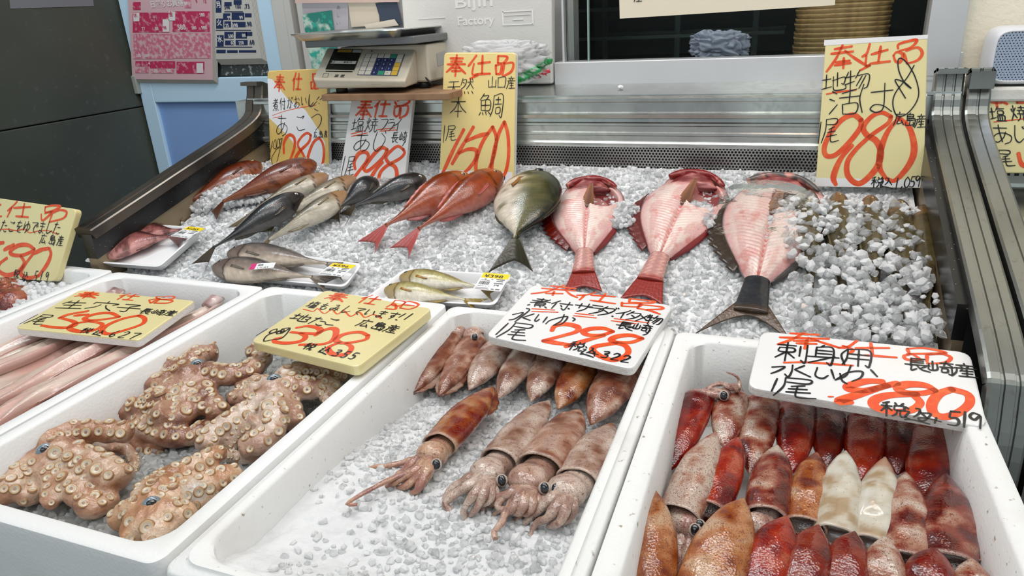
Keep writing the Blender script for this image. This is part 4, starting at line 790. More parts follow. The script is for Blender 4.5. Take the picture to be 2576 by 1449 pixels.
# ---- packs: foam tray + fish + label under film
M['tray'] = mat('tray_foam', (.86, .86, .87), .3, coat=.3, bump=[('n', 60, .1)])
M['film'] = mat('clear_film', (1, 1, 1), .04, trans=1.0, ior=1.05, alpha=.16)
def film_mat(m):
    nt = m.node_tree; b = nt.nodes['Principled BSDF']; b.inputs['Coat Weight'].default_value = 1
M['label_w'] = mat('label_paper', (.84, .84, .84), .35, coat=.3); M['label_y'] = mat('label_yellow', (.90, .66, .0), .35, coat=.3); M['print'] = mat('label_print', (.01, .01, .012), .5); M['pinkst'] = mat('pink_sticker', (.62, .03, .18), .4)
def quad_grid(q, nu, nv):
    a = np.linspace(0, 1, nu)[:, None, None]; b = np.linspace(0, 1, nv)[None, :, None]; q = [np.array(p) for p in q]
    return (q[0] * (1 - a) + q[1] * a) * (1 - b) + (q[3] * (1 - a) + q[2] * a) * b
def text_mesh(txt, o, ux, vy, h, m, name, parent, bold=0.0, shear=0.0, align='LEFT', wscale=1.0):
    """flat lettering, baseline start o, ux along the line, vy up"""
    c = bpy.data.curves.new('t', 'FONT'); c.body = txt; c.size = 1.0; c.offset = bold; c.shear = shear; c.align_x = align
    ob = bpy.data.objects.new('t', c); COL.objects.link(ob); dg = bpy.context.evaluated_depsgraph_get(); dg.update(); me = bpy.data.meshes.new_from_object(ob.evaluated_get(dg)); bpy.data.objects.remove(ob); bpy.data.curves.remove(c)
    if not len(me.vertices): return None
    V = np.array([v.co[:] for v in me.vertices]); Fs = [tuple(p.vertices) for p in me.polygons]; bpy.data.meshes.remove(me)
    k = h / .72; P = np.array(o) + np.outer(V[:, 0] * k * wscale, ux) + np.outer(V[:, 1] * k, vy); return mesh(name, P, Fs, m, parent, False)
def tray(label, c, price, unit, lab, h0=.0, depth=.018):
    """c: TL,TR,BR,BL pixels of the rim"""
    q = [Us(p, h0 + depth) for p in c]; t = thing('foam_tray', label, 'tray', np.mean(q, 0) - NI * depth, 'packed foam trays on the ice')
    def ring(ins, dz, r=.012):
        ctr = np.mean(q, 0); pts = []
        for i in range(4):
            a, b, d = q[i], q[(i + 1) % 4], q[i - 1]
            a2 = a + nrm(b - a) * ins + nrm(d - a) * ins
            e0 = a2 + nrm(d - a) * r; e1 = a2 + nrm(b - a) * r
            for k in np.linspace(0, 1, 6): pts.append((1 - k) ** 2 * e0 + 2 * k * (1 - k) * a2 + k * k * e1)
        return np.array(pts) + NI * dz
    R_ = [ring(.012, -depth), ring(.002, -.003), ring(0, 0), ring(.002, .0012), ring(.005, 0), ring(.013, -depth + .004)]; n = len(R_[0]); V = np.concatenate(R_); Fs = []
    for r in range(5):
        for j in range(n): Fs.append((r * n + j, r * n + (j + 1) % n, (r + 1) * n + (j + 1) % n, (r + 1) * n + j))
    Fs += [tuple(range(n))[::-1], tuple(range(5 * n, 6 * n))]
    mesh('tray_body', V, Fs, M['tray'], t, True).modifiers.new('es', 'EDGE_SPLIT').split_angle = .9
    t['q'] = 0; del t['q']
    f = ring(.003, .0016); ctr = f.mean(0)
    V = np.concatenate([f, ctr[None] + NI * .008]); mesh('wrap_film', V, [((j + 1) % n, j, n) for j in range(n)], M['film_t'], t, True)
    # price label lying on the film: lab = TL,TR,BR,BL px
    lq = [Us(p, h0 + depth + .012) for p in lab]; u = nrm(lq[1] - lq[0]); v = nrm(lq[3] - lq[0]); w = np.linalg.norm(lq[1] - lq[0]); hh = np.linalg.norm(lq[3] - lq[0])
    P = lambda a, b, e=.0004: lq[0] + u * w * a + v * hh * b + NI * e
    th = .0004
    lbm = mesh('price_label', [P(0, 0), P(1, 0), P(1, 1), P(0, 1), P(0, 0, 0), P(1, 0, 0), P(1, 1, 0), P(0, 1, 0)], [(0, 1, 2, 3), (7, 6, 5, 4), (0, 4, 5, 1), (1, 5, 6, 2), (2, 6, 7, 3), (3, 7, 4, 0)], M['label_w'], t, False)
    mesh('yellow_strip', [P(.02, 0, .0006), P(1, 0, .0006), P(1, .30, .0006), P(.02, .30, .0006)], [(0, 1, 2, 3)], M['label_y'], lbm, False)
    text_mesh(price, P(.12, .26, .0008), u, -v, hh * .17, M['print'], 'price_print', lbm, .012, .0, wscale=w * .80 / (hh * .17 / .72) / (len(price) * .6))
    b = MB()
    for k in range(26):
        a = .08 + .014 * k
        if (k * 7) % 5 < 3: b.add([P(a, .50, .0008), P(a + .007 + .004 * (k % 3), .50, .0008), P(a + .007 + .004 * (k % 3), .70, .0008), P(a, .70, .0008)], [(0, 1, 2, 3)])
    b.obj('barcode', M['print'], lbm)
    b = MB()
    for (a0, a1, y_, hgt) in ((.2, .26, .35, .05), (.45, .5, .36, .04), (.62, .92, .33, .05), (.08, .4, .43, .025), (.66, .88, .43, .05), (.6, .92, .55, .05), (.08, .2, .76, .03), (.24, .3, .77, .02), (.36, .4, .77, .02), (.48, .52, .77, .02), (.05, .5, .88, .025), (.05, .55, .94, .025), (.62, .72, .9, .05), (.78, .92, .9, .05)):
        m_ = int((a1 - a0) / .022) + 1
        for k in range(m_): b.add([P(a0 + k * .022, y_, .0008), P(a0 + k * .022 + .015, y_, .0008), P(a0 + k * .022 + .015, y_ + hgt, .0008), P(a0 + k * .022, y_ + hgt, .0008)], [(0, 1, 2, 3)])
    b.obj('small_print', M['print'], lbm)
    text_mesh(unit, P(.64, .74, .0008), u, -v, hh * .10, M['print'], 'unit_print', lbm, .01)
    return t
def film_make():
    m = bpy.data.materials.new('clear_film'); m.use_nodes = True; nt = m.node_tree; N = nt.nodes; L = nt.links
    for n in list(N): N.remove(n)
    o = N.new('ShaderNodeOutputMaterial'); a = N.new('ShaderNodeBsdfTransparent'); gl = N.new('ShaderNodeBsdfGlossy'); mx = N.new('ShaderNodeMixShader'); fr_ = N.new('ShaderNodeFresnel'); fr_.inputs[0].default_value = 1.16
    gl.inputs['Roughness'].default_value = .08; n = N.new('ShaderNodeTexNoise'); n.inputs['Scale'].default_value = 35; n.inputs['Detail'].default_value = 5; tx = N.new('ShaderNodeTexCoord'); L.new(tx.outputs['Object'], n.inputs['Vector'])
    b = N.new('ShaderNodeBump'); b.inputs['Strength'].default_value = .35; b.inputs['Distance'].default_value = .003; L.new(n.outputs[0], b.inputs['Height']); L.new(b.outputs[0], gl.inputs['Normal']); L.new(b.outputs[0], fr_.inputs['Normal'])
    L.new(fr_.outputs[0], mx.inputs[0]); L.new(a.outputs[0], mx.inputs[1]); L.new(gl.outputs[0], mx.inputs[2]); L.new(mx.outputs[0], o.inputs['Surface']); return m
M['film_t'] = film_make()
tray('foam tray of reddish flat fish priced 1265 at the left edge of the ice', [(344, 562), (515, 572), (400, 672), (208, 658)], '¥1265', '', [(474, 570), (517, 575), (486, 602), (428, 594)], .006)
t596 = tray('foam tray of two silver mackerel priced 596', [(620, 622), (912, 664), (868, 722), (520, 690)], '¥596', '596', [(838, 662), (896, 668), (862, 697), (800, 690)], .004)
tray('foam tray of two small green fish priced 398', [(1018, 676), (1288, 690), (1246, 768), (915, 752)], '¥398', '398', [(1216, 686), (1284, 692), (1256, 732), (1190, 727)], .004)
def Ut(px, h): return Us(px, h)
PAL_FLAT = dict(back=(.07, .03, .03), side=(.42, .21, .20), belly=(.60, .36, .34), fin=(.20, .09, .08), spot=(.12, .05, .045))
fish('packed_flatfish', 'front reddish flat fish in the tray priced 1265', (262, 640), (462, 606), .044, .015, PAL_FLAT, .05, -1, .012, 'flat fish in the tray priced 1265', fork=.1, tl=.12, eye='eye_b', pect=False)
fish('packed_flatfish', 'rear reddish flat fish under the label in the tray priced 1265', (305, 606), (480, 590), .042, .013, PAL_FLAT, .05, -1, .010, 'flat fish in the tray priced 1265', fork=.1, tl=.12, eye='eye_b', pect=False)
PAL_AJ2 = dict(shift=-.1, back=(.07, .062, .058), side=(.30, .25, .22), belly=(.66, .58, .50), head=(.17, .13, .12), fin=(.20, .17, .14))
fish('packed_mackerel', 'rear silver mackerel with pink sticker in the tray priced 596', (582, 655), (886, 688), .030, .017, PAL_AJ2, .15, -1, .012, 'mackerel in the tray priced 596', eye='eye_b')
fish('packed_mackerel', 'front silver mackerel at the near edge of the tray priced 596', (545, 690), (848, 722), .029, .017, PAL_AJ2, .15, -1, .012, 'mackerel in the tray priced 596', eye='eye_b')
PAL_AYU = dict(shift=-.12, back=(.22, .19, .07), side=(.50, .46, .27), belly=(.80, .76, .68), head=(.40, .30, .16), fin=(.36, .26, .08), pect=(.42, .22, .06))
fish('packed_sweetfish', 'rear green gold sweetfish in the tray priced 398', (1010, 714), (1258, 746), .0225, .014, PAL_AYU, .1, -1, .012, 'sweetfish in the tray priced 398', eye='eye_b', dorsal=.28)
fish('packed_sweetfish', 'front green gold sweetfish nearest the foam box in the tray priced 398', (972, 746), (1218, 776), .0215, .014, PAL_AYU, .1, -1, .012, 'sweetfish in the tray priced 398', eye='eye_b', dorsal=.28)

sq_ = [Us(p, .052) for p in ((634, 664), (694, 660), (688, 673), (626, 679))]; o = mesh('sticker', [p for p in sq_] + [p - NI * .0004 for p in sq_], [(3, 2, 1, 0), (4, 5, 6, 7)] + [(i, (i + 1) % 4, 4 + (i + 1) % 4, 4 + i) for i in range(4)], M['label_w'], t596, False)
L_ = [sq_[0], sq_[0] * .78 + sq_[1] * .22, sq_[3] * .78 + sq_[2] * .22, sq_[3]]; mesh('pink_end', [p + NI * .0005 for p in L_], [(3, 2, 1, 0)], M['pinkst'], o, False)
u_, v_ = nrm(sq_[1] - sq_[0]), nrm(sq_[0] - sq_[3]); text_mesh('調理', sq_[3] + (sq_[2] - sq_[3]) * .30 + (sq_[0] - sq_[3]) * .52 + NI * .0008, u_, v_, .0036, M['print'], 'sticker_print', o, .01); text_mesh('しています', sq_[3] + (sq_[2] - sq_[3]) * .30 + (sq_[0] - sq_[3]) * .10 + NI * .0008, u_, v_, .0032, M['print'], 'sticker_print', o, .01)
# ================================================================ box contents
M['squid'] = mat('brown_squid_skin', rough=.22, attr=True, gam=1.4, sat=1.1, coat=.5, sss=.25, sss_r=(1, .5, .4), sss_s=.004, noise=[(210, (.16, .055, .035), .56, .78)], bump=[('n', 70, .25), ('v', 500, .1)], speck=[(640, (.23, .09, .06), .17, .30), (300, (.15, .05, .035), .10, .17)])
M['squid_r'] = mat('red_squid_skin', rough=.2, attr=True, gam=1.3, sat=1.08, coat=.6, sss=.15, sss_r=(1, .4, .3), sss_s=.003, bump=[('n', 60, .25), ('v', 450, .12)], noise=[(240, (.17, .03, .02), .56, .8)], speck=[(560, (.13, .016, .012), .16, .34)])
M['squid_w'] = mat('white_squid_skin', rough=.2, attr=True, gam=1.1, coat=.6, sss=.3, sss_r=(1, .8, .7), sss_s=.004, bump=[('n', 60, .25)], speck=[(300, (.42, .25, .15), .08, .2)])
M['octo'] = mat('octopus_skin', rough=.2, attr=True, gam=1.22, sat=1.0, coat=.6, sss=.2, sss_r=(1, .5, .35), sss_s=.004, bump=[('n', 75, .7), ('n', 300, .35)], noise=[(80, (.34, .15, .09), .56, .78), (420, (.34, .16, .10), .58, .78)])
M['sucker'] = mat('octopus_sucker', rough=.3, attr=True, gam=1.25, sat=1.0, coat=.4)
M['eye_p'] = mat('squid_eye_rim', (.50, .42, .37), .15, coat=1.0)
M['eel'] = mat('eel_flesh', rough=.25, attr=True, gam=1.3, sat=0.95, coat=.5, sss=.3, sss_r=(1, .5, .4), sss_s=.005, bump=[('n', 60, .2), ('n', 300, .15)])
def C(crop): x0, y0, k = crop; return lambda p: (x0 + p[0] / k, y0 + p[1] / k)
SQC = C((800, 800, 2.232)); RDC = C((1550, 800, 2.233)); OCC = C((0, 840, 2.379)); EEC = C((0, 480, 2.336))
UP = np.array([0, 0, 1.0])
def mottled(P, seed, cols, sc=62, bias=0):
    """cols: list of colours from dark to pale, blended by noise"""
    n = np.clip((fbm(P, sc, seed, 5) - .5) * 2.6 + .5 + bias, 0, .9999) * (len(cols) - 1); i = np.floor(n).astype(int); f = sst(0, 1, n - i)[:, None]; c = np.array(cols); return c[i] * (1 - f) + c[np.minimum(i + 1, len(c) - 1)] * f
def squid(label, tip, base, w, zt, zb, cols, m, crop, group, flat=.62, seed=0, head=None, fins=True, stripe=.5, bend=0.0, tipcol=None, up=UP, bias=0, hollow=True):
    T0, B0 = Uz(crop(tip), zt), Uz(crop(base), zb); L = np.linalg.norm(B0 - T0); ax = (B0 - T0) / L; x, y, z = frame(ax, up).T
    t = thing('squid', label, 'squid', (T0 + B0) / 2, group); N = 44; s = np.linspace(0, 1, N)
    P = T0 + np.outer(s * L, x) + np.outer(bend * L * np.sin(np.pi * s), y)
    r = ips(s, [(0, .04), (.03, .13), (.12, .40), (.26, .70), (.45, .92), (.65, 1.0), (.85, .97), (.94, .93), (.975, .96), (1, .92)]) * w / 2
    if hollow:   # rolled collar and a short inner wall, coloured dark as shade in the opening
        P = np.concatenate([P, P[-1:] - x * .002, P[-1:] - x * .016]); r = np.r_[r, r[-1] * .86, r[-1] * .80]
    V, Fs, U, A = tube(P, r, r * flat, z, 30, r * flat * .8, T=x)
    n_ = len(V); u = np.clip(((V - T0) @ x) / L, 0, 1); lat = ((V - T0) @ y) / (w / 2)
    V = V + np.outer((fbm(V, 45, seed + 9, 2) - .5) * .006 * sst(0, .2, u), z)
    loc = np.stack([u * L, lat * w / 2, (V - T0) @ z], 1) + seed * .37
    col = mottled(loc, seed, cols, bias=bias); mid = np.exp(-(lat / .35) ** 2) * sst(.05, .3, u); col = mixc(col, np.array(cols[0]), mid * stripe * .55)
    if tipcol is not None: col = mixc(col, tipcol, sst(.30, .12, u) * .9)
    edge = sst(.965, .99, u) * .7; col = mixc(col, (.74, .64, .56), edge)
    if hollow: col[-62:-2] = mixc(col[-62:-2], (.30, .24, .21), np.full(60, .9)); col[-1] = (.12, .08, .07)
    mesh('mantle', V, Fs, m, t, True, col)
    if fins:
        for sd in (1, -1):
            i = np.linspace(.02, .48, 16); k = (i * 43).astype(int); A0 = P[k] + np.outer(sd * r[k] * .80, y) - z * .002; e = np.sin(np.linspace(0.1, 2.95, 16)) * w * .20 * (1 + .12 * np.sin(np.arange(16) * 2.1 + seed))
            B1 = A0 + np.outer(sd * e, y) - np.outer(e * .55, z); Vf, Ff, a, b = fan_sheet(A0, B1, 5, .0022); mesh('fin', Vf, Ff, m, t, True, mottled(Vf - T0 + seed, seed, cols, bias=bias) * .85)
    if head: head(t, T0, B0, x, y, z, L, w, cols, m, seed)
    return t
def arm_mesh(name, pts, r0, r1, cols, m, parent, seed=0, fl=.8):
    P = resample(cr(pts, 10), 34); r = .84 * np.linspace(r0, r1, 34) * (1 + .08 * np.sin(np.arange(34) * .9 + seed)); V, Fs, U, A = tube(P, r, r * fl, UP, 12); return mesh(name, V, Fs, m, parent, True, mottled(V + seed, seed, cols, 90))
def squid_head(crop, ctr, z, r, arms, eyes, tent=None):
    def f(t, T0, B0, x, y, zz, L, w, cols, m, seed):
        c0 = Uz(crop(ctr), z); pale = [np.array(c) * .62 + np.array((.74, .64, .58)) * .38 for c in cols]
        dv = c0 - B0; P = cr([B0 - x * .018 - zz * .006, B0 + dv * .25 - zz * .003, B0 + dv * .62, B0 + dv * .95, B0 + dv * 1.15 - UP * .004], 8); k = np.linspace(0, 1, len(P)); V, Fs, U, A = tube(P, r * ips(k, [(0, .95), (.3, .95), (.6, 1.05), (.85, .8), (1, .3)]), r * ips(k, [(0, .72), (.3, .76), (.6, .82), (.85, .62), (1, .2)]), UP, 20)
        hd = mesh('head', V, Fs, m, t, True, mottled(V, seed, pale, 60, .15))
        for e in eyes:
            p = Uz(crop(e), z + r * .38); nn = nrm(CAM - p); s_ = sphere(p, .0066, M['eye_p'], 'eye', hd, (1, 1, .6), frame(np.cross(nn, UP), nn)); sphere(p + nn * .0019, .0047, M['eye_b'], 'pupil', s_, (1, 1.2, .6), frame(np.cross(nn, UP), nn))
        for i, (pp, r0, r1, zz2) in enumerate(arms):
            n = len(pp); pts = [B0 + dv * .72 + (Uz(crop(pp[0]), z) - c0) * .35] + [Uz(crop(p), zz2[0] + (zz2[1] - zz2[0]) * j / max(1, n - 1)) for j, p in enumerate(pp)]; e_ = pts[-1] - pts[-2]; L2 = np.linalg.norm(e_[:2]) + 1e-6; q_ = np.array((-e_[1], e_[0], 0)) / L2 * (1 if i % 2 else -1); pts += [pts[-1] + e_ * .45 + q_ * .006 - UP * .004, pts[-1] + e_ * .55 + q_ * .016 - UP * .008]; arm_mesh('arm', pts, r0, min(r1, .0024), pale, m, t, i + seed)
        if tent: arm_mesh('tentacle', [c0] + [Uz(crop(p), tent[2]) for p in tent[0]], tent[1], tent[1] * .45, pale, m, t, 5)
    return f
BR = [(.20, .075, .05), (.36, .18, .125), (.52, .36, .29), (.64, .51, .44)]
BRP = [(.27, .14, .10), (.46, .33, .27), (.60, .50, .44), (.68, .60, .54)]
BRO = [(.24, .07, .04), (.42, .20, .10), (.55, .34, .22), (.62, .47, .36)]
BRR = [(.26, .03, .03), (.34, .10, .05), (.50, .27, .15), (.58, .38, .25)]
gq = 'brown squid on ice in the worn foam box'
row = [((530, 420), (735, 112), .047, BR, 'leftmost back row brown squid with jagged dark fin edges'), ((680, 436), (880, 125), .041, BR, 'back row brown squid, second from the left, pointed tail'), ((848, 405), (1040, 128), .047, BRP, 'back row squid third from left, pale grey flank'),
       ((1008, 455), (1190, 165), .044, BRP, 'back row squid fourth from left with dark upper end'), ((1195, 470), (1332, 180), .047, BRP, 'back row squid in the middle under the 298 sign'), ((1348, 512), (1512, 225), .047, BRO, 'back row orange brown squid, second from right wall'), ((1532, 600), (1725, 262), .056, BR, 'back row widest squid against the right wall')]
for i, (a, b, w, cc, l) in enumerate(row):
    hd = squid_head(SQC, ((870, 85) if i == 1 else (795, 70)), -.03, .015, [(((900, 40), (930, 20)), .006, .004, (-.03, -.04)), (((840, 50), (830, 25)), .006, .004, (-.03, -.04))], [(880, 108)] if i == 1 else []) if i < 2 else None
    squid(l, a, b, w, -.052, -.036, cc, M['squid'], SQC, gq, seed=i + 3, fins=i < 2, head=hd, stripe=.7)
A1 = [(((560, 850), (430, 920), (385, 950)), .011, .006, (-.03, -.045)), (((590, 860), (500, 940), (450, 955)), .010, .006, (-.03, -.045)), (((610, 860), (560, 960), (530, 985)), .011, .006, (-.028, -.045)), (((550, 800), (470, 870), (400, 930)), .009, .005, (-.035, -.05)), (((630, 850), (590, 930), (570, 965)), .009, .005, (-.03, -.045)), (((520, 800), (400, 830), (300, 840)), .006, .006, (-.04, -.045))]
squid('front row reddish squid at left, one tentacle stretched out over the ice', (985, 385), (678, 715), .047, -.040, -.034, BRR, M['squid'], SQC, gq, seed=21, fins=True, stripe=.4, head=squid_head(SQC, (625, 790), -.034, .0175, A1, [(664, 822)], (((560, 850), (420, 900), (300, 960), (210, 1010), (165, 1045), (220, 1047)), .0052, -.031)))
A2 = [(((870, 930), (780, 980), (715, 1040), (740, 1085)), .011, .007, (-.026, -.045)), (((900, 960), (840, 1040), (820, 1085)), .011, .007, (-.024, -.04)), (((940, 960), (900, 1050), (870, 1095)), .010, .006, (-.024, -.04)), (((970, 950), (960, 1030), (900, 1050)), .009, .006, (-.026, -.04)), (((850, 900), (740, 970), (705, 1060)), .009, .006, (-.03, -.05)), (((990, 960), (1000, 1000), (940, 1040)), .007, .005, (-.03, -.04))]
squid('front row pale squid second from left, arms curled under', (1298, 462), (1012, 805), .048, -.042, -.036, BRP, M['squid'], SQC, gq, seed=22, fins=False, head=squid_head(SQC, (930, 895), -.032, .0185, A2, [(1032, 912)]))
A3 = [(((1090, 980), (1010, 1010), (975, 1045)), .010, .006, (-.026, -.04)), (((1120, 1010), (1080, 1080), (1030, 1075)), .011, .007, (-.024, -.04)), (((1160, 1010), (1130, 1090), (1100, 1085)), .011, .007, (-.024, -.04)), (((1200, 1010), (1190, 1090), (1150, 1100)), .010, .006, (-.026, -.04)), (((1230, 1020), (1220, 1060), (1210, 1090)), .009, .006, (-.03, -.04)), (((1050, 1000), (1010, 1050), (1040, 1080)), .008, .005, (-.03, -.04))]
squid('front row broad squid third from left with large dark eye', (1470, 512), (1240, 842), .056, -.042, -.034, BR, M['squid'], SQC, gq, seed=23, fins=False, bias=.12, head=squid_head(SQC, (1150, 945), -.030, .020, A3, [(1272, 955)], (((1060, 1080), (1030, 1150), (990, 1200), (995, 1240)), .007, -.031)))
A4 = [(((1320, 1010), (1230, 1080), (1170, 1140)), .011, .007, (-.026, -.045)), (((1350, 1040), (1290, 1120), (1230, 1150)), .011, .007, (-.024, -.04)), (((1390, 1050), (1360, 1140), (1310, 1165)), .011, .007, (-.026, -.04)), (((1300, 1000), (1210, 1050), (1180, 1090)), .009, .006, (-.03, -.045)), (((1430, 1050), (1420, 1110), (1380, 1150)), .009, .006, (-.03, -.045))]
squid('front row squid against the right wall, arms bunched into a ball', (1655, 590), (1452, 915), .050, -.042, -.036, BRP, M['squid'], SQC, gq, seed=24, fins=False, head=squid_head(SQC, (1370, 1000), -.032, .020, A4, [(1335, 960)]))
# ---- red squid, three rows
R1 = [(.16, .012, .012), (.30, .03, .022), (.44, .07, .045), (.50, .16, .11)]
R2 = [(.14, .02, .016), (.30, .08, .055), (.48, .29, .22), (.62, .52, .45)]
R3 = [(.20, .04, .02), (.40, .16, .07), (.54, .29, .16), (.62, .45, .32)]
RW = [(.42, .30, .18), (.58, .52, .42), (.66, .63, .55), (.68, .66, .60)]
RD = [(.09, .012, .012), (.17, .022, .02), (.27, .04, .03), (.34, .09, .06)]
gr = 'red squid packed in the right foam box'
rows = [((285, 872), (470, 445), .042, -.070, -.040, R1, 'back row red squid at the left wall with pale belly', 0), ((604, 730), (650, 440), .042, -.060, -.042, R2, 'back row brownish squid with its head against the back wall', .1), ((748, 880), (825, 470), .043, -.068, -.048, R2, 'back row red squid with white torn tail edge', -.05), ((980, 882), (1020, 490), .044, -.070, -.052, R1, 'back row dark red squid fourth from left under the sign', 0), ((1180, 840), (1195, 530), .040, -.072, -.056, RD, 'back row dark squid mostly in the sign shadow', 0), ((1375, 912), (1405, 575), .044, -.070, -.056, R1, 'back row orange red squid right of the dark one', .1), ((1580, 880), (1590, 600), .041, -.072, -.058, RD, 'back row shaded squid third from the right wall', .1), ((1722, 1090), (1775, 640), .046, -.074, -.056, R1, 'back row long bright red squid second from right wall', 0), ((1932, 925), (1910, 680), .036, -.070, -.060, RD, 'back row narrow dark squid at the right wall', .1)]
for i, (a, b, w, z0, z1, cc, l, bi) in enumerate(rows):
    hd = squid_head(RDC, (650, 405), -.034, .014, [(((600, 420), (520, 400), (470, 420)), .007, .004, (-.03, -.04)), (((640, 390), (600, 370), (540, 380)), .006, .003, (-.025, -.03)), (((690, 400), (690, 350), (668, 322)), .004, .0015, (-.02, -.005)), (((560, 430), (440, 410), (410, 440)), .008, .006, (-.03, -.04))], [(605, 436)]) if i == 1 else None
    squid(l, a, b, w, z0, z1, cc, M['squid_r'], RDC, gr, seed=40 + i, fins=False, bias=bi, stripe=.2, head=hd)
rowb = [((560, 640), (350, 1115), .046, -.040, -.060, R2, 'middle row pale mottled squid at the left, eyes showing below it', .32, None), ((688, 668), (520, 1085), .042, -.042, -.064, R1, 'middle row vivid red squid second from left', .05, None), ((905, 712), (840, 1125), .046, -.044, -.062, R2, 'middle row squid with white tip and dark red patches', -.12, (.64, .58, .50)), ((1128, 752), (1060, 1180), .043, -.046, -.064, R3, 'middle row dusky orange red squid left of the white one', -.22, None), ((1290, 745), (1230, 1235), .043, -.044, -.060, RW, 'white squid in the middle row with open collar', 0, None), ((1512, 780), (1420, 1285), .041, -.046, -.062, RW, 'cream and orange squid right of the white one', -.2, (.44, .22, .12)), ((1628, 862), (1640, 1385), .044, -.046, -.062, R2, 'middle row maroon squid with a pale waist patch', -.10, None), ((1850, 872), (1870, 1395), .050, -.046, -.060, R2, 'middle row wide maroon squid with small white scars', -.18, None), ((1962, 915), (2110, 1420), .034, -.052, -.064, R1, 'middle row slim red squid along the right wall', .05, None)]
for i, (a, b, w, z0, z1, cc, l, bi, tc_) in enumerate(rowb):
    hd = squid_head(RDC, (430, 1170), -.066, .014, [(((380, 1200), (350, 1290), (360, 1360)), .010, .006, (-.07, -.08)), (((410, 1230), (400, 1300), (390, 1380)), .008, .005, (-.07, -.08))], [(443, 1190), (468, 1165)]) if i == 0 else (squid_head(RDC, (775, 1180), -.066, .014, [(((740, 1230), (720, 1290)), .009, .006, (-.07, -.08)), (((800, 1230), (790, 1300)), .009, .006, (-.07, -.08))], []) if i == 2 else None)
    squid(l, a, b, w, z0, z1, cc, M['squid_w'] if cc is RW else M['squid_r'], RDC, gr, seed=60 + i, fins=False, bias=bi, stripe=.15, tipcol=tc_, head=hd, flat=.7)
rowc = [((222, 972), (185, 1560), .048, -.030, -.060, R3, 'front row orange squid against the left wall of the right box', .05), ((715, 1012), (480, 1600), .056, -.026, -.058, R3, 'front row big orange and cream squid', .16), ((960, 1110), (770, 1600), .048, -.032, -.060, R1, 'front row deep red squid with pointed tip, third from left', -.1), ((1138, 1162), (990, 1600), .046, -.034, -.060, RD, 'front row dark red squid with a glossy ridge', .25), ((1340, 1198), (1240, 1600), .042, -.036, -.060, RD, 'front row dark crimson squid below the white one', .2), ((1512, 1225), (1490, 1600), .038, -.036, -.060, R2, 'front row pinkish mottled squid with rounded tip', .08), ((1790, 1290), (1740, 1620), .044, -.038, -.060, RD, 'front row maroon squid second from right at the picture edge', .2), ((2000, 1350), (2010, 1620), .034, -.044, -.062, R2, 'small pale squid at the lower right corner of the box', .3)]
for i, (a, b, w, z0, z1, cc, l, bi) in enumerate(rowc): squid(l, a, b, w, z0, z1, cc, M['squid_r'], RDC, gr, seed=80 + i, fins=False, bias=bi, stripe=.15, flat=.72)
# ---- octopuses: one continuous skin each, suckers in rows along the arms
SUCK = [(1.12, -.3), (1.08, .12), (.94, .34), (.78, .36), (.60, .24), (.36, .27), (.26, .06), (.0, .0)]
SUCC = [(.50, .32, .22), (.42, .24, .13), (.50, .30, .14), (.66, .52, .34), (.64, .55, .43), (.70, .65, .56), (.46, .38, .30), (.38, .30, .24)]
def skin_mesh(tubes, vox, smooth=3):
    mb = MB()
    for V, Fs in tubes: mb.add(V, Fs)
    me = bpy.data.meshes.new('tmp'); me.from_pydata(np.concatenate(mb.V).tolist(), [], mb.F); me.update(); o = bpy.data.objects.new('tmp', me); COL.objects.link(o)
    r = o.modifiers.new('r', 'REMESH'); r.mode = 'VOXEL'; r.voxel_size = vox; sm = o.modifiers.new('s', 'SMOOTH'); sm.factor = .6; sm.iterations = smooth
    dg = bpy.context.evaluated_depsgraph_get(); dg.update(); e = bpy.data.meshes.new_from_object(o.evaluated_get(dg)); bpy.data.objects.remove(o)
    V = np.empty(len(e.vertices) * 3); e.vertices.foreach_get('co', V); V = V.reshape(-1, 3); Fs = [tuple(p.vertices) for p in e.polygons]; bpy.data.meshes.remove(e); return V, Fs
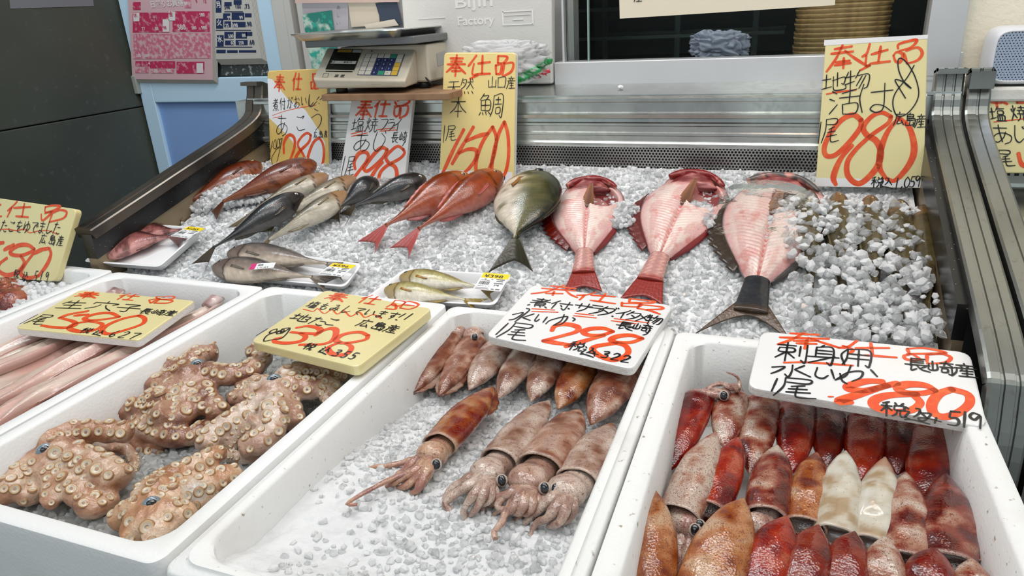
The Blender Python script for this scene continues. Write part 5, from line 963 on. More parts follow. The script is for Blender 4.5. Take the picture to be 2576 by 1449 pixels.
def octopus(label, crop, ctr, zc, rc, arms, cols, eye, seed, loc_group='raw octopuses in the foam box', pale=None, ss=1.0, scol=None, webs=True):
    c0 = Uz(crop(ctr), zc); t = thing('octopus', label, 'octopus', c0, loc_group); tubes = []; paths = []
    V, Fs, _, _ = tube(np.array([c0 + UP * k for k in np.linspace(-.03, rc * .55, 12)]), rc * .9 * np.sqrt(np.clip(1 - np.linspace(-.35, .98, 12) ** 2, .02, 1)) * 1.1, rc * np.sqrt(np.clip(1 - np.linspace(-.35, .98, 12) ** 2, .02, 1)) * 1.1, (0, 1, 0), 20); tubes.append((V, Fs))
    for (pp, r0, r1, z0, z1) in arms:
        n = len(pp); pts = [c0 * .55 + Uz(crop(pp[0]), zc) * .45 - UP * r0 * .4] + [Uz(crop(p), z0 + (z1 - z0) * j / max(1, n - 1)) for j, p in enumerate(pp)]
        P = resample(cr(pts, 10), 40); r = .93 * np.linspace(r0, r1, 40) * (1 + .07 * np.sin(np.arange(40) * .8 + seed)); r[-3:] *= (.92, .78, .5); paths.append((P, r)); tubes.append(tube(P, r, r * .85, UP, 14)[:2])
    if webs:   # thin web between neighbouring arms close to the head
        for i in range(len(paths)):
            Pa, Pb = paths[i][0], paths[(i + 1) % len(paths)][0]
            if np.linalg.norm(Pa[14] - Pb[14]) < .085:
                for k in (6,): Q = np.array([Pa[k] * (1 - q) + Pb[k] * q - UP * .010 * math.sin(q * 3.14) for q in np.linspace(0, 1, 8)]); tubes.append(tube(Q, .007, .006, UP + .1, 8)[:2])
    V, Fs = skin_mesh(tubes, .0026); V = V + np.outer((fbm(V, 110, seed, 3) - .5) * .0045, UP)
    if ctr[0] > 200: V[:, 0] = np.clip(V[:, 0], -.780, -.488); V[:, 1] = np.maximum(V[:, 1], .351)
    col = mottled(V, seed, cols, 38)
    col = col * np.array((1.0, .99, .94))
    if pale: d = np.linalg.norm(V - Uz(crop(pale), zc), axis=1); col = mixc(col, (.70, .66, .60), sst(.026, .012, d + .012 * fbm(V, 120, 3)))
    mesh('body', V, Fs, M['octo'], t, True, col); bvh = BVHTree.FromPolygons([tuple(v) for v in V], Fs)
    for ai, (P, r) in enumerate(paths):
        mb = MB(); T = nrm(np.gradient(P, axis=0)); d = np.r_[0, np.cumsum(np.linalg.norm(np.diff(P, axis=0), axis=1))]; q = r[0] * .9; sd = 1
        while q < d[-1] * .985:
            i = min(int(np.searchsorted(d, q)), 39); rs = max(.0023, r[i] * .315 * ss) * (1 + .17 * math.sin(q * 900 + ai)); tocam = nrm(CAM - P[i]); dr = nrm(UP * .75 + tocam * .75); lat = nrm(np.cross(T[i], dr))
            o = P[i] + lat * r[i] * (.50 * sd + .2 * math.sin(seed + ai)) ; h = bvh.ray_cast(Vector(o + dr * .06), Vector(-dr), .09)
            if h[0] is not None and np.linalg.norm(np.array(h[0]) - P[i]) < r[i] * 1.7:
                nn = nrm(np.array(h[1]) * .8 + dr * .2 + .22 * np.array((math.sin(q * 731), math.cos(q * 517), 0))); X = nrm(np.cross(nn, (.3, .9, .2))); Y = np.cross(nn, X); a = np.linspace(0, 2 * np.pi, 14, endpoint=False); VV = []; CC = []
                for (pr_, ph), pc in zip(SUCK, SUCC):
                    VV.append(np.array(h[0]) + (np.outer(np.cos(a), X) + np.outer(np.sin(a), Y)) * rs * pr_ + nn * rs * (ph * .75 - .08)); CC.append(np.tile(np.array(pc if scol is None else np.array(pc) * scol), (14, 1)))
                FF = [(k * 14 + j, k * 14 + (j + 1) % 14, (k + 1) * 14 + (j + 1) % 14, (k + 1) * 14 + j) for k in range(7) for j in range(14)]
                mb.add(np.concatenate(VV), FF, np.concatenate(CC))
            sd = -sd; q += rs * 1.28
        if mb.n: mb.obj('sucker_row', M['sucker'], t, True, True)
    if eye:
        e = Uz(crop(eye), zc + rc * .5); nn = nrm(CAM - e + UP * .2); h = bvh.ray_cast(Vector(e + nn * .12), Vector(-nn), .3); e = np.array(h[0]) if h[0] is not None else e
        Fm = frame(np.cross(nn, UP), nn); s_ = sphere(e - nn * .0028, .0088, M['eye_blue'], 'eye', t, (1.1, .85, .45), Fm); sphere(e + nn * .0003, .0044, M['eye_b'], 'pupil', s_, (1.2, .85, .4), Fm)
    return t
OA = [(.40, .20, .12), (.55, .34, .24), (.64, .47, .37), (.72, .60, .51)]
OB = [(.22, .09, .055), (.36, .19, .13), (.52, .33, .25), (.62, .46, .37)]
octopus('pale octopus at the lower left corner with one blue eye', OCC, (255, 755), -.036, .024, [(((290, 640), (420, 590), (600, 582), (790, 590)), .017, .0165, -.026, -.034), (((340, 720), (480, 760), (640, 830), (735, 890)), .024, .022, -.036, -.052), (((320, 800), (430, 900), (500, 985), (570, 1040), (690, 970)), .020, .014, -.046, -.066), (((280, 800), (330, 880), (310, 980), (275, 1030)), .018, .013, -.042, -.062), (((200, 800), (150, 900), (190, 1000)), .018, .014, -.046, -.06), (((200, 770), (120, 850), (60, 930), (0, 960)), .022, .018, -.04, -.052), (((200, 690), (110, 690), (20, 745), (-60, 800)), .018, .016, -.036, -.046), (((640, 690), (740, 690), (790, 740), (800, 800), (760, 880)), .013, .007, -.07, -.075)], OA, (270, 695), 3)
octopus('orange tinted octopus nearest the viewer, torn white patch on an arm', OCC, (890, 1040), -.046, .022, [(((930, 960), (1030, 860), (1190, 785), (1290, 725), (1350, 722)), .019, .014, -.046, -.05), (((1000, 1000), (1150, 935), (1300, 880), (1440, 825)), .020, .017, -.052, -.064), (((990, 1070), (1080, 1080), (1150, 1060)), .018, .016, -.05, -.06), (((940, 1120), (940, 1200), (900, 1240)), .022, .020, -.055, -.065), (((860, 1110), (810, 1180), (770, 1215)), .022, .018, -.055, -.065), (((810, 1050), (730, 1090), (670, 1150)), .018, .014, -.05, -.066), (((850, 970), (900, 900), (1000, 830)), .014, .010, -.05, -.064), (((1040, 1040), (1180, 1000), (1290, 950)), .017, .013, -.062, -.07), (((900, 1020), (960, 930), (1040, 900)), .017, .013, -.046, -.055)], [(.42, .21, .11), (.58, .35, .22), (.66, .47, .34), (.72, .58, .48)], (905, 1010), 7, pale=(1170, 930))
octopus('brown octopus at the back left of the box, large suckers on its near arms', OCC, (1130, 250), -.024, .027, [(((1080, 215), (980, 190), (925, 235)), .019, .015, -.022, -.034), (((1040, 260), (940, 300), (820, 300), (765, 340)), .019, .013, -.028, -.04), (((1060, 320), (980, 410), (870, 440), (790, 490)), .023, .019, -.036, -.05), (((1120, 330), (1130, 420), (1080, 510), (1040, 530)), .024, .018, -.036, -.054), (((1200, 310), (1240, 400), (1300, 460), (1330, 500)), .021, .017, -.036, -.05), (((1240, 230), (1400, 250), (1520, 205), (1570, 130), (1490, 95)), .019, .015, -.026, -.03), (((1150, 170), (1220, 120), (1310, 115)), .019, .017, -.022, -.03), (((840, 500), (900, 580), (1040, 620), (1180, 605), (1265, 540)), .018, .015, -.058, -.062), (((700, 480), (730, 420), (800, 400)), .015, .013, -.052, -.056), (((830, 650), (930, 685), (1010, 690)), .020, .018, -.078, -.08)], OB, (1180, 178), 11, ss=1.12)
octopus('pinkish octopus against the right wall with a smooth pale arm', OCC, (1640, 330), -.028, .027, [(((1570, 320), (1460, 380), (1390, 380)), .018, .013, -.03, -.044), (((1590, 400), (1500, 460), (1380, 530), (1290, 590), (1215, 690)), .021, .016, -.036, -.052), (((1640, 430), (1640, 540), (1560, 640), (1440, 690)), .023, .018, -.036, -.056), (((1690, 380), (1740, 480), (1755, 560)), .021, .017, -.038, -.055), (((1720, 300), (1840, 330), (1930, 310), (1985, 300), (1960, 380), (1920, 410)), .020, .014, -.03, -.044), (((1720, 250), (1850, 210), (2000, 225), (2090, 240)), .018, .015, -.026, -.034), (((1560, 290), (1480, 300), (1410, 330)), .016, .012, -.034, -.04), (((1360, 700), (1450, 745), (1560, 735)), .012, .009, -.07, -.07), (((1560, 700), (1640, 630), (1680, 560)), .010, .007, -.07, -.07)], [(.36, .19, .14), (.54, .36, .29), (.66, .52, .45), (.72, .62, .56)], (1640, 270), 15)
octopus('dark red boiled octopus in the far left foam box', C((0, 480, 2.336)), (60, 640), -.03, .034, [(((20, 600), (-40, 560)), .022, .018, -.03, -.04), (((90, 590), (150, 600), (185, 620)), .020, .012, -.03, -.042), (((60, 570), (60, 545), (30, 530)), .018, .014, -.03, -.03), (((110, 640), (150, 640), (170, 625)), .018, .012, -.04, -.045), (((40, 680), (0, 690), (-60, 700)), .022, .018, -.04, -.04)], [(.13, .018, .012), (.22, .04, .025), (.32, .07, .04), (.42, .13, .08)], None, 19, 'boiled octopus', ss=.8, scol=np.array((.7, .3, .22)))
# ---- opened eels, lying along the box
ee = [-1.100, -1.066, -1.030, -.996, -.962, -.928, -.892, -.856]
for i, x0 in enumerate(ee):
    n = 60; y_ = np.linspace(.36, .862 - .012 * (i % 3), n); g = i * 1.7
    P = np.stack([x0 + .012 * np.sin(y_ * 11 + g) + .006 * np.sin(y_ * 27 + g) + .012 * (y_ - .6), y_, -.030 - .012 * (i % 2) + .004 * np.sin(y_ * 19 + g) + .006 * sst(.8, .86, y_)], 1)
    w = ip(np.linspace(0, 1, n), [(0, .016), (.12, .024), (.75, .028), (.9, .023), (.97, .016), (1, .008)]); V, Fs, U, A = tube(P, w, w * .36, nrm(UP + np.array((.35 if i % 2 else -.25, 0, 0))), 30); V = V + np.outer(.0035 * np.sin(np.cos(A) * 7 + i * 2 + 3 * np.sin(U * 9)) * (np.sin(A) > 0) + .004 * (fbm(V * np.array([1, .3, 1]), 60, i + 3) - .5), UP)
    lb = ['pink opened eel along the left wall of its box', 'second opened eel from the left wall', 'third opened eel from the left with grey seams', 'pale opened eel left of the middle', 'opened eel right of the middle, greyish back line', 'third opened eel from the right wall', 'rosy opened eel second from the right wall', 'opened eel along the right wall, red cut at its far end'][i]
    t = thing('opened_eel', lb, 'eel', P[n // 2], 'opened eels in the foam box'); lat = np.cos(A)
    loc = np.stack([V[:, 0], V[:, 1] * .18, V[:, 2]], 1); nn = fbm(loc, 60, i); col = mixc(np.tile((.74, .62, .54), (len(V), 1)), (.76, .51, .45), sst(.35, .7, nn)); col = mixc(col, (.60, .50, .42), np.exp(-((lat - .1) / .16) ** 2) * .65); col = mixc(col, (.52, .28, .25), sst(.72, .98, np.abs(lat)) * .6); col = mixc(col, (.72, .62, .6), sst(.9, .96, U) * .6); col = mixc(col, (.40, .03, .04), sst(.90, .93, U) * sst(.97, .94, U) * (i % 3 == 1))
    mesh('body', V, Fs, M['eel'], t, True, col)
    hp_ = P[-1] + np.array((0, .006, .004)); hv, hf, hu, ha = tube(np.array([P[-1] + np.array((0, -.03, .004)), P[-1] + np.array((0, -.012, .010)), hp_]), (.013, .014, .004), (.008, .009, .003), UP, 14); mesh('head', hv, hf, M['eel'], t, True, mottled(hv, i, [(.20, .10, .09), (.50, .33, .31), (.70, .56, .54), (.72, .60, .58)], 160))
# ---- ice in the boxes
bz = lambda x, y: -.040 - .030 * sst(.5, .75, y) - .006 * sst(-.42, -.15, x) + .018 * sst(.42, .36, y)
def clear(P): return (P[:, 1] < .505 - .12 * (P[:, 0] + .3)) | (P[:, 2] < 9)
ice_field('crushed_ice', 'packed white ice in the brown squid box', -.449, -.130, .350, .885, bz, .0075, .0020, .0050, 31, base=M['snow2'], clear=.45, keep=lambda P: (P[:, 0] > -.42 + .16 * np.random.default_rng(1).random(len(P)) - .25 * sst(.45, .65, P[:, 1])) & (P[:, 0] > -.436) & (P[:, 0] < -.144) & (P[:, 1] > .372))
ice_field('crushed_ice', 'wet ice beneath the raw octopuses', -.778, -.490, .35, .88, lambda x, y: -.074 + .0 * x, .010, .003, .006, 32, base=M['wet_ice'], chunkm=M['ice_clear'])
ice_field('crushed_ice', 'ice around the boiled octopus at far left', -1.48, -1.185, .35, .88, lambda x, y: -.045 + .02 * sst(.7, .85, y), .012, .004, .008, 33)

for i, (a, b) in enumerate((((330, 1010), (250, 1400)), ((560, 1010), (480, 1400)), ((770, 1030), (720, 1420)), ((980, 1040), (950, 1430)), ((1190, 1050), (1170, 1430)), ((1400, 1060), (1400, 1430)), ((1600, 1080), (1620, 1430)), ((1800, 1090), (1840, 1430)))):  # unseen lower squid, added dark to deepen the shade in the gaps
    squid('added dark squid of an unseen lower layer, deepening the shade between the squid on top', a, b, .044, -.100, -.108, RD, M['squid_r'], RDC, 'added lower layer of dark red squid shading the gaps', seed=100 + i, fins=False, stripe=.1, bias=-.2)
# ================================================================ things behind and beside the ice
YB = 1.385
m_cream = mat('cream_plastic', (.60, .55, .44), .45, noise=[(25, (.50, .45, .35), .5, .75), (200, (.38, .33, .25), .66, .8)])
plank = MB(); p0, p1 = Uy((808, 240), 1.262), Uy((1104, 228), 1.262)
plank.box((p0[0], 1.262, .2625), (p1[0] + .02, 1.475, .2755)); o = plank.obj('wooden_board', mat('worn_wood', (.30, .18, .10), .6, noise=[(30, (.20, .11, .06), .4, .7), (8, (.36, .16, .12), .55, .7)]), bevel=.0015)
tag(o, 'worn brown wooden board beneath the weighing scale', 'board')
sc = thing('weighing_scale', 'cream electronic weighing scale with steel tray, standing on the wooden board', 'scale', (-.78, 1.36, .2755))
def hexa(b, t):   # bottom 4, top 4 (same winding)
    return np.array(list(b) + list(t)), [(3, 2, 1, 0), (4, 5, 6, 7), (0, 1, 5, 4), (1, 2, 6, 5), (2, 3, 7, 6), (3, 0, 4, 7)]
BLp, BRp, TRp, TLp = Uy((786, 199), 1.262), Uy((1019, 204), 1.262), Uy((1046, 124), 1.345), Uy((822, 120), 1.345)
zc = .2865
V, Fs = hexa([(BLp[0] + .004, 1.268, zc), (BRp[0] - .002, 1.268, zc), (TRp[0] - .002, 1.345, zc), (TLp[0], 1.345, zc)], [BLp, BRp, TRp, TLp])
cns = mesh('console', V, Fs, m_cream, sc, False); b_ = cns.modifiers.new('b', 'BEVEL'); b_.width = .004; b_.segments = 3
pn = nrm(np.cross(BRp - BLp, TLp - BLp)); pn = pn if np.dot(pn, CAM - BLp) > 0 else -pn
def PP(a, b, e=.0006): return (BLp * (1 - a) + BRp * a) * (1 - b) + (TLp * (1 - a) + TRp * a) * b + pn * e
def panel(name, a0, b0, a1, b1, m, parent, e=.0006, th=0):
    q = [PP(a0, b0, e), PP(a1, b0, e), PP(a1, b1, e), PP(a0, b1, e)]; w = [PP(a0, b0, 0), PP(a1, b0, 0), PP(a1, b1, 0), PP(a0, b1, 0)]; V, Fs = hexa(w, q); return mesh(name, V, Fs, m, parent, False)
m_disp = mat('display_black', (.012, .015, .012), .15, coat=.6)
dp = panel('display', .10, .30, .42, .95, m_disp, cns, .0010)
panel('display_strip', .13, .48, .41, .57, mat('display_strip', (.62, .62, .58), .5), dp, .0014); panel('amber_strip', .15, .85, .31, .93, mat('amber_strip', (.50, .30, .04), .5), dp, .0014); panel('grey_strip', .32, .85, .42, .93, mat('grey_strip', (.48, .52, .54), .5), dp, .0014)
m_kw, m_kn, m_ky, m_kg = mat('white_key', (.66, .62, .54), .5), mat('navy_key', (.02, .03, .11), .5), mat('yellow_key', (.66, .42, .05), .5), mat('green_key', (.04, .30, .18), .5)
panel('keypad_outline', .475, .145, .905, .825, mat('key_line', (.10, .11, .16), .6), cns, .0007)
for r in range(5):
    for c_ in range(6):
        a0 = .48 + .07 * c_ + .012 * 0; b0 = .155 + .133 * r; k = m_kw
        if c_ == 5: k = m_ky if r in (0, 1, 2) else m_kw
        if c_ in (2, 3, 4) and r in (1, 2, 3): k = m_kn
        if c_ == 2 and r == 0: k = m_kn
        if c_ == 3 and r == 0: k = m_kg
        if c_ == 4 and r == 4: k = m_kg
        kk = panel('key', a0 + .003, b0 + .006, a0 + .064, b0 + .125, k, cns, .0014)
nums = {(2, 1): '1', (3, 1): '2', (4, 1): '3', (2, 2): '4', (3, 2): '5', (4, 2): '6', (2, 3): '7', (3, 3): '8', (4, 3): '9', (2, 0): '0', (4, 0): '×'}
ux_, vy_ = nrm(BRp - BLp), nrm(TLp - BLp)
for (c_, r), tx_ in nums.items(): text_mesh(tx_, PP(.48 + .07 * c_ + .022, .155 + .133 * r + .04, .0018), ux_, vy_, .0045, M['label_w'] if r else (M['label_w'] if c_ == 2 else M['print']), 'key_number', cns)
for a, b, t_ in ((.12, .50, '重さ'), (.27, .50, '単価 円'), ): text_mesh(t_, PP(a, b, .0018), ux_, vy_, .0045, M['print'], 'panel_print', dp)
mb = MB()
for a, b, w_ in ((.11, .235, .3), (.235, .12, .04), (.30, .12, .04), (.235, .07, .04), (.30, .07, .04), (.52, .90, .02)): q = [PP(a, b), PP(a + w_, b), PP(a + w_, b + .025), PP(a, b + .025)]; mb.add(q, [(0, 1, 2, 3)])
for (a0, b0, a1, b1) in ((.10, .06, .16, .065), (.10, .175, .16, .18), (.10, .06, .103, .18), (.157, .06, .16, .18)): mb.add([PP(a0, b0), PP(a1, b0), PP(a1, b1), PP(a0, b1)], [(0, 1, 2, 3)])
mb.obj('panel_print', M['print'], cns)
bx0, bx1 = Uy((1000, 200), 1.36)[0], Uy((1143, 120), 1.475)[0]
body = MB().box((TLp[0] + .03, 1.345, .2885), (bx1, 1.475, .362)).obj('body', m_cream, sc, bevel=.004)
for x in (TLp[0] + .06, bx1 - .02):
    for y in (1.29 if x < -.8 else 1.36, 1.455): V, Fs, _, _ = tube([(x, y, .2755), (x, y, .290)], .012, .012, (0, 1, 0), 14); mesh('foot', V, Fs, M['black'], sc)
ln = Ux((1090, 150), bx1); mesh('rating_label', [(bx1 + .0006, 1.385, .315), (bx1 + .0006, 1.425, .318), (bx1 + .0006, 1.425, .344), (bx1 + .0006, 1.385, .341)], [(0, 1, 2, 3)], mat('rating_label', (.42, .42, .40), .5), body, False)
P = cr([Uy((1040, 172), 1.352), Uy((1062, 185), 1.35), Uy((1078, 203), 1.345), Uy((1085, 212), 1.35), (bx1 - .02, 1.37, .279)], 8); V, Fs, _, _ = tube(P, .0022, .0022, UP + .1, 8); mesh('cable', V, Fs, M['black'], sc)
MB().box((TLp[0] - .01, 1.285, .366), (bx1 + .006, 1.478, .380)).obj('platform', mat('platform_grey', (.20, .205, .21), .35, .6), sc, bevel=.002)
MB().box((TLp[0] + .06, 1.355, .360), (bx1 - .05, 1.45, .367)).obj('load_post', M['black'], sc)
tq = [Uy((715, 87), 1.245), Uy((1000, 92), 1.245), Uy((1146, 66), 1.50), Uy((846, 66), 1.50)]; zt_ = .3935
tq = [np.array((p[0], p[1], zt_)) for p in tq]
def rring(q, ins, dz, r):
    pts = []
    for i in range(4):
        a, b, d = q[i], q[(i + 1) % 4], q[i - 1]; a2 = a + nrm(b - a) * ins + nrm(d - a) * ins; e0 = a2 + nrm(d - a) * r; e1 = a2 + nrm(b - a) * r
        for k in np.linspace(0, 1, 7): pts.append((1 - k) ** 2 * e0 + 2 * k * (1 - k) * a2 + k * k * e1)
    return np.array(pts) + UP * dz
R_ = [rring(tq, .016, -.0135, .03), rring(tq, .006, -.004, .035), rring(tq, .0, -.001, .04), rring(tq, .0005, .0008, .04), rring(tq, .004, .0008, .038), rring(tq, .008, -.003, .035), rring(tq, .018, -.012, .03)]; n = len(R_[0]); Fs = []
for r in range(6):
    for j in range(n): Fs.append((r * n + j, r * n + (j + 1) % n, (r + 1) * n + (j + 1) % n, (r + 1) * n + j))
Fs += [tuple(range(n))[::-1], tuple(range(6 * n, 7 * n))]; o = mesh('weighing_tray', np.concatenate(R_), Fs, M['steel'], sc, True); o.modifiers.new('es', 'EDGE_SPLIT').split_angle = .8
# ---- papers pinned on the notice wall
def paper(name, label, cat, px, y, m, th=.0008, parent=None):
    q = [Uy(p, y) for p in px]; q2 = [p + np.array((0, th, 0)) for p in q]; V, Fs = hexa(q2, q); o = mesh(name, V, Fs, m, parent, False)
    if label: tag(o, label, cat)
    return o
yp = YN - .0015
lil = paper('notice_sheet', 'pale lilac notice with handwriting behind the scale tray', 'paper', [(757, -40), (876, -40), (876, 78), (764, 80)], yp, mat('lilac_paper', (.42, .40, .44), .6))
for k in range(4):
    for j in range(4): pass
mbw = MB()
for i, ch in enumerate('あさしめい'):
    for Pk in parse(GL[ch]) if ch in GL else []: mbw.add(*ribbon(np.array([Uy((846 + a * .10, 14 + i * 10 + b * .09), yp - .0006) for a, b in Pk]), .0007, np.array((0, -1.0, 0))))
mbw.obj('handwriting', mat('faded_ink', (.2, .2, .25), .6), lil)
m_leaf = mat('leaf_print', (.44, .58, .50), .5, noise=[(26, (.02, .20, .16), .46, .56), (60, (.03, .34, .26), .52, .6)])
paper('leaf_poster', 'card printed with green leaves, behind the left side of the scale tray', 'poster', [(760, 36), (834, 26), (852, 172), (786, 180)], yp - .003, m_leaf)
paper('note_sheet', 'beige paper sheet between the lilac notice and the navy one', 'paper', [(870, -30), (948, -30), (956, 64), (884, 68)], yp - .003, mat('beige_paper', (.58, .52, .42), .6))
paper('card', 'dark navy card slanting beside the white foam board', 'card', [(944, 8), (998, 2), (1012, 62), (958, 52)], yp - .006, mat('navy_card', (.035, .05, .085), .5))
paper('note_slip', 'torn cream paper slip just above the scale tray', 'paper', [(916, 62), (992, 48), (1003, 64), (922, 74)], yp - .009, mat('cream_paper', (.66, .60, .50), .6))
paper('banner', 'reddish edged paper strip along the top behind the scale', 'paper', [(742, -12), (1004, -14), (1004, 5), (742, 8)], yp - .0115, mat('reddish_paper', (.55, .40, .36), .6))
# ---- foam lid with embossed lettering, leaning on the window frame
m_lid = mat('foam_lid', (.60, .60, .57), .55, bump=[('v', 260, .1)], noise=[(7, (.66, .66, .63), .45, .7)])
yl = 1.432
q = [Uy((1006, -70), yl), Uy((1388, -70), yl), Uy((1388, 180), yl), Uy((1020, 180), yl)]; q = [np.array((p[0], yl, p[2])) for p in q]; q[2][2] = q[3][2] = .2725
V, Fs = hexa([p + np.array((0, .022, 0)) for p in q], q); lid = mesh('foam_board', V, Fs, m_lid, None, False); tag(lid, 'large white foam board with embossed lettering leaning left of the window', 'board'); b_ = lid.modifiers.new('b', 'BEVEL'); b_.width = .003; b_.segments = 2
m_emb = mat('embossed_foam', (.74, .74, .72), .5)
X = np.array((1.0, 0, 0))
ky = lambda px: Uy(px, yl - .0009)
def emb(txt, px, hpx, wpx):
    o = ky(px); hgt = ky((px[0], px[1] - hpx))[2] - o[2]; wd = ky((px[0] + wpx, px[1]))[0] - o[0]
    t = text_mesh(txt, o, X, UP, hgt, m_emb, 'embossed_lettering', lid, .012)
    xs = [v.co.x for v in t.data.vertices]; s_ = wd / (max(xs) - min(xs)); x0 = o[0]
    for v in t.data.vertices: v.co.x = x0 + (v.co.x - x0) * s_
    so = t.modifiers.new('s', 'SOLIDIFY'); so.thickness = .002
emb('Bijin', (1142, 20), 30, 94); emb('Factory', (1150, 64), 22, 92)
mb = MB()
for a, b, c_, d in ((1264, 27, 1341, 29), (1264, 61, 1341, 63), (1264, 27, 1266, 63), (1339, 27, 1341, 63), (1268, 36, 1334, 40), (1290, 47, 1316, 51), (1052, 45, 1120, 48)):
    A, B = ky((a, d)), ky((c_, b)); mb.box((A[0], yl - .0012, min(A[2], B[2])), (B[0], yl + .0005, max(A[2], B[2])))
mb.obj('embossed_frame', m_emb, lid)
# ---- plastic shopping bag with green and red stripes
def bag_mat(nm, tint, op):
    m = bpy.data.materials.new(nm); m.use_nodes = True; nt = m.node_tree; N = nt.nodes; L = nt.links; b = N['Principled BSDF']; b.inputs['Roughness'].default_value = .22
    a = N.new('ShaderNodeAttribute'); a.attribute_name = 'Col'; L.new(a.outputs['Color'], b.inputs['Base Color']); tr = N.new('ShaderNodeBsdfTransparent'); mx = N.new('ShaderNodeMixShader'); mx.inputs[0].default_value = op
    sx = N.new('ShaderNodeSeparateColor'); L.new(a.outputs['Color'], sx.inputs[0]); mn = N.new('ShaderNodeMath'); mn.operation = 'SUBTRACT'; L.new(sx.outputs[0], mn.inputs[0]); L.new(sx.outputs[2], mn.inputs[1]); ab = N.new('ShaderNodeMath'); ab.operation = 'ABSOLUTE'; L.new(mn.outputs[0], ab.inputs[0])
    sm = N.new('ShaderNodeSeparateColor'); gm = N.new('ShaderNodeMath'); gm.operation = 'SUBTRACT'; L.new(sx.outputs[1], gm.inputs[0]); L.new(sx.outputs[2], gm.inputs[1]); ag = N.new('ShaderNodeMath'); ag.operation = 'ABSOLUTE'; L.new(gm.outputs[0], ag.inputs[0])
    su = N.new('ShaderNodeMath'); su.operation = 'ADD'; L.new(ab.outputs[0], su.inputs[0]); L.new(ag.outputs[0], su.inputs[1]); sc_ = N.new('ShaderNodeMath'); sc_.operation = 'MULTIPLY_ADD'; sc_.use_clamp = True; L.new(su.outputs[0], sc_.inputs[0]); sc_.inputs[1].default_value = 2.5; sc_.inputs[2].default_value = op; L.new(sc_.outputs[0], mx.inputs[0])
    L.new(tr.outputs[0], mx.inputs[1]); L.new(b.outputs[0], mx.inputs[2]); L.new(mx.outputs[0], N['Material Output'].inputs['Surface']); return m
M['bag'] = bag_mat('thin_plastic_bag', (1, 1, 1), .42)
def bag(name, label, px0, px1, y, dep, seed, stripes=False, tint=(.74, .74, .75), m=None, top=None):
    A, B = Uy(px0, y), Uy(px1, y); c = (A + B) / 2; hx, hz = abs(B[0] - A[0]) / 2, abs(A[2] - B[2]) / 2; n1, n2 = 60, 90
    th, ph = np.meshgrid(np.linspace(0, np.pi, n1), np.linspace(0, 2 * np.pi, n2, endpoint=False), indexing='ij'); D = np.stack([np.sin(th) * np.cos(ph), np.sin(th) * np.sin(ph), np.cos(th)], -1).reshape(-1, 3)
    rg = np.abs(fbm(D, 2.6, seed, 4) - .5) * 2; r = .80 + .42 * (fbm(D, 1.7, seed + 5, 3) - .4) - .26 * (1 - rg) ** 6 + .05 * np.abs(vnoise(D, 9, seed) - .5)
    Sg = np.sign(D) * np.abs(D) ** .8; V = c + Sg * r[:, None] * np.array((hx, dep, hz)); V[:, 2] = np.maximum(V[:, 2], B[2] + .0005)
    if top is not None: V[:, 0] += np.clip((V[:, 2] - c[2]) / hz, 0, 1) * top
    Fs = [(i * n2 + j, (i + 1) * n2 + j, (i + 1) * n2 + (j + 1) % n2, i * n2 + (j + 1) % n2) for i in range(n1 - 1) for j in range(n2)]
    col = np.tile(np.array(tint), (len(V), 1))
    if stripes:
        s = (V[:, 2] - B[2]) / (2 * hz) - .55 * np.clip((V[:, 0] - c[0]) / hx - .05, 0, 1) ** 1.5; rt = (V[:, 0] - c[0]) / hx
        fr = (V[:, 1] < y + dep * .3)
        g = fr & (rt > -.35) & (((s > .04) & (s < .13)) | ((s > .15) & (s < .21))); rd = fr & ((s <= -.02) & (rt > .35) | (rt > .60) & (s < .02)); col[g] = (.03, .30, .09); col[rd] = (.66, .03, .06)
    o = mesh(name, V, Fs, m or M['bag'], None, True, col); tag(o, label, 'bag'); return o
bag('plastic_bag', 'crumpled clear shopping bag with green and red stripes on the ledge', (1118, 92), (1418, 222), 1.392, .035, 4, True, top=.008)
mat_f = mat('foam_crumb', (.86, .86, .86), .5); v0, f0 = ico(); pt = Uy((1561, 209), 1.40); pt = np.array((pt[0], 1.40, .2575 + .02 * .29 + .0045))
o = mesh('foam_crumb', v0 * np.array((.006, .004, .0035)) * (1 + .2 * vnoise(v0, 3, 2))[:, None] + pt, f0, mat_f, None, False); tag(o, 'tiny white foam crumb on the steel ledge', 'crumb')
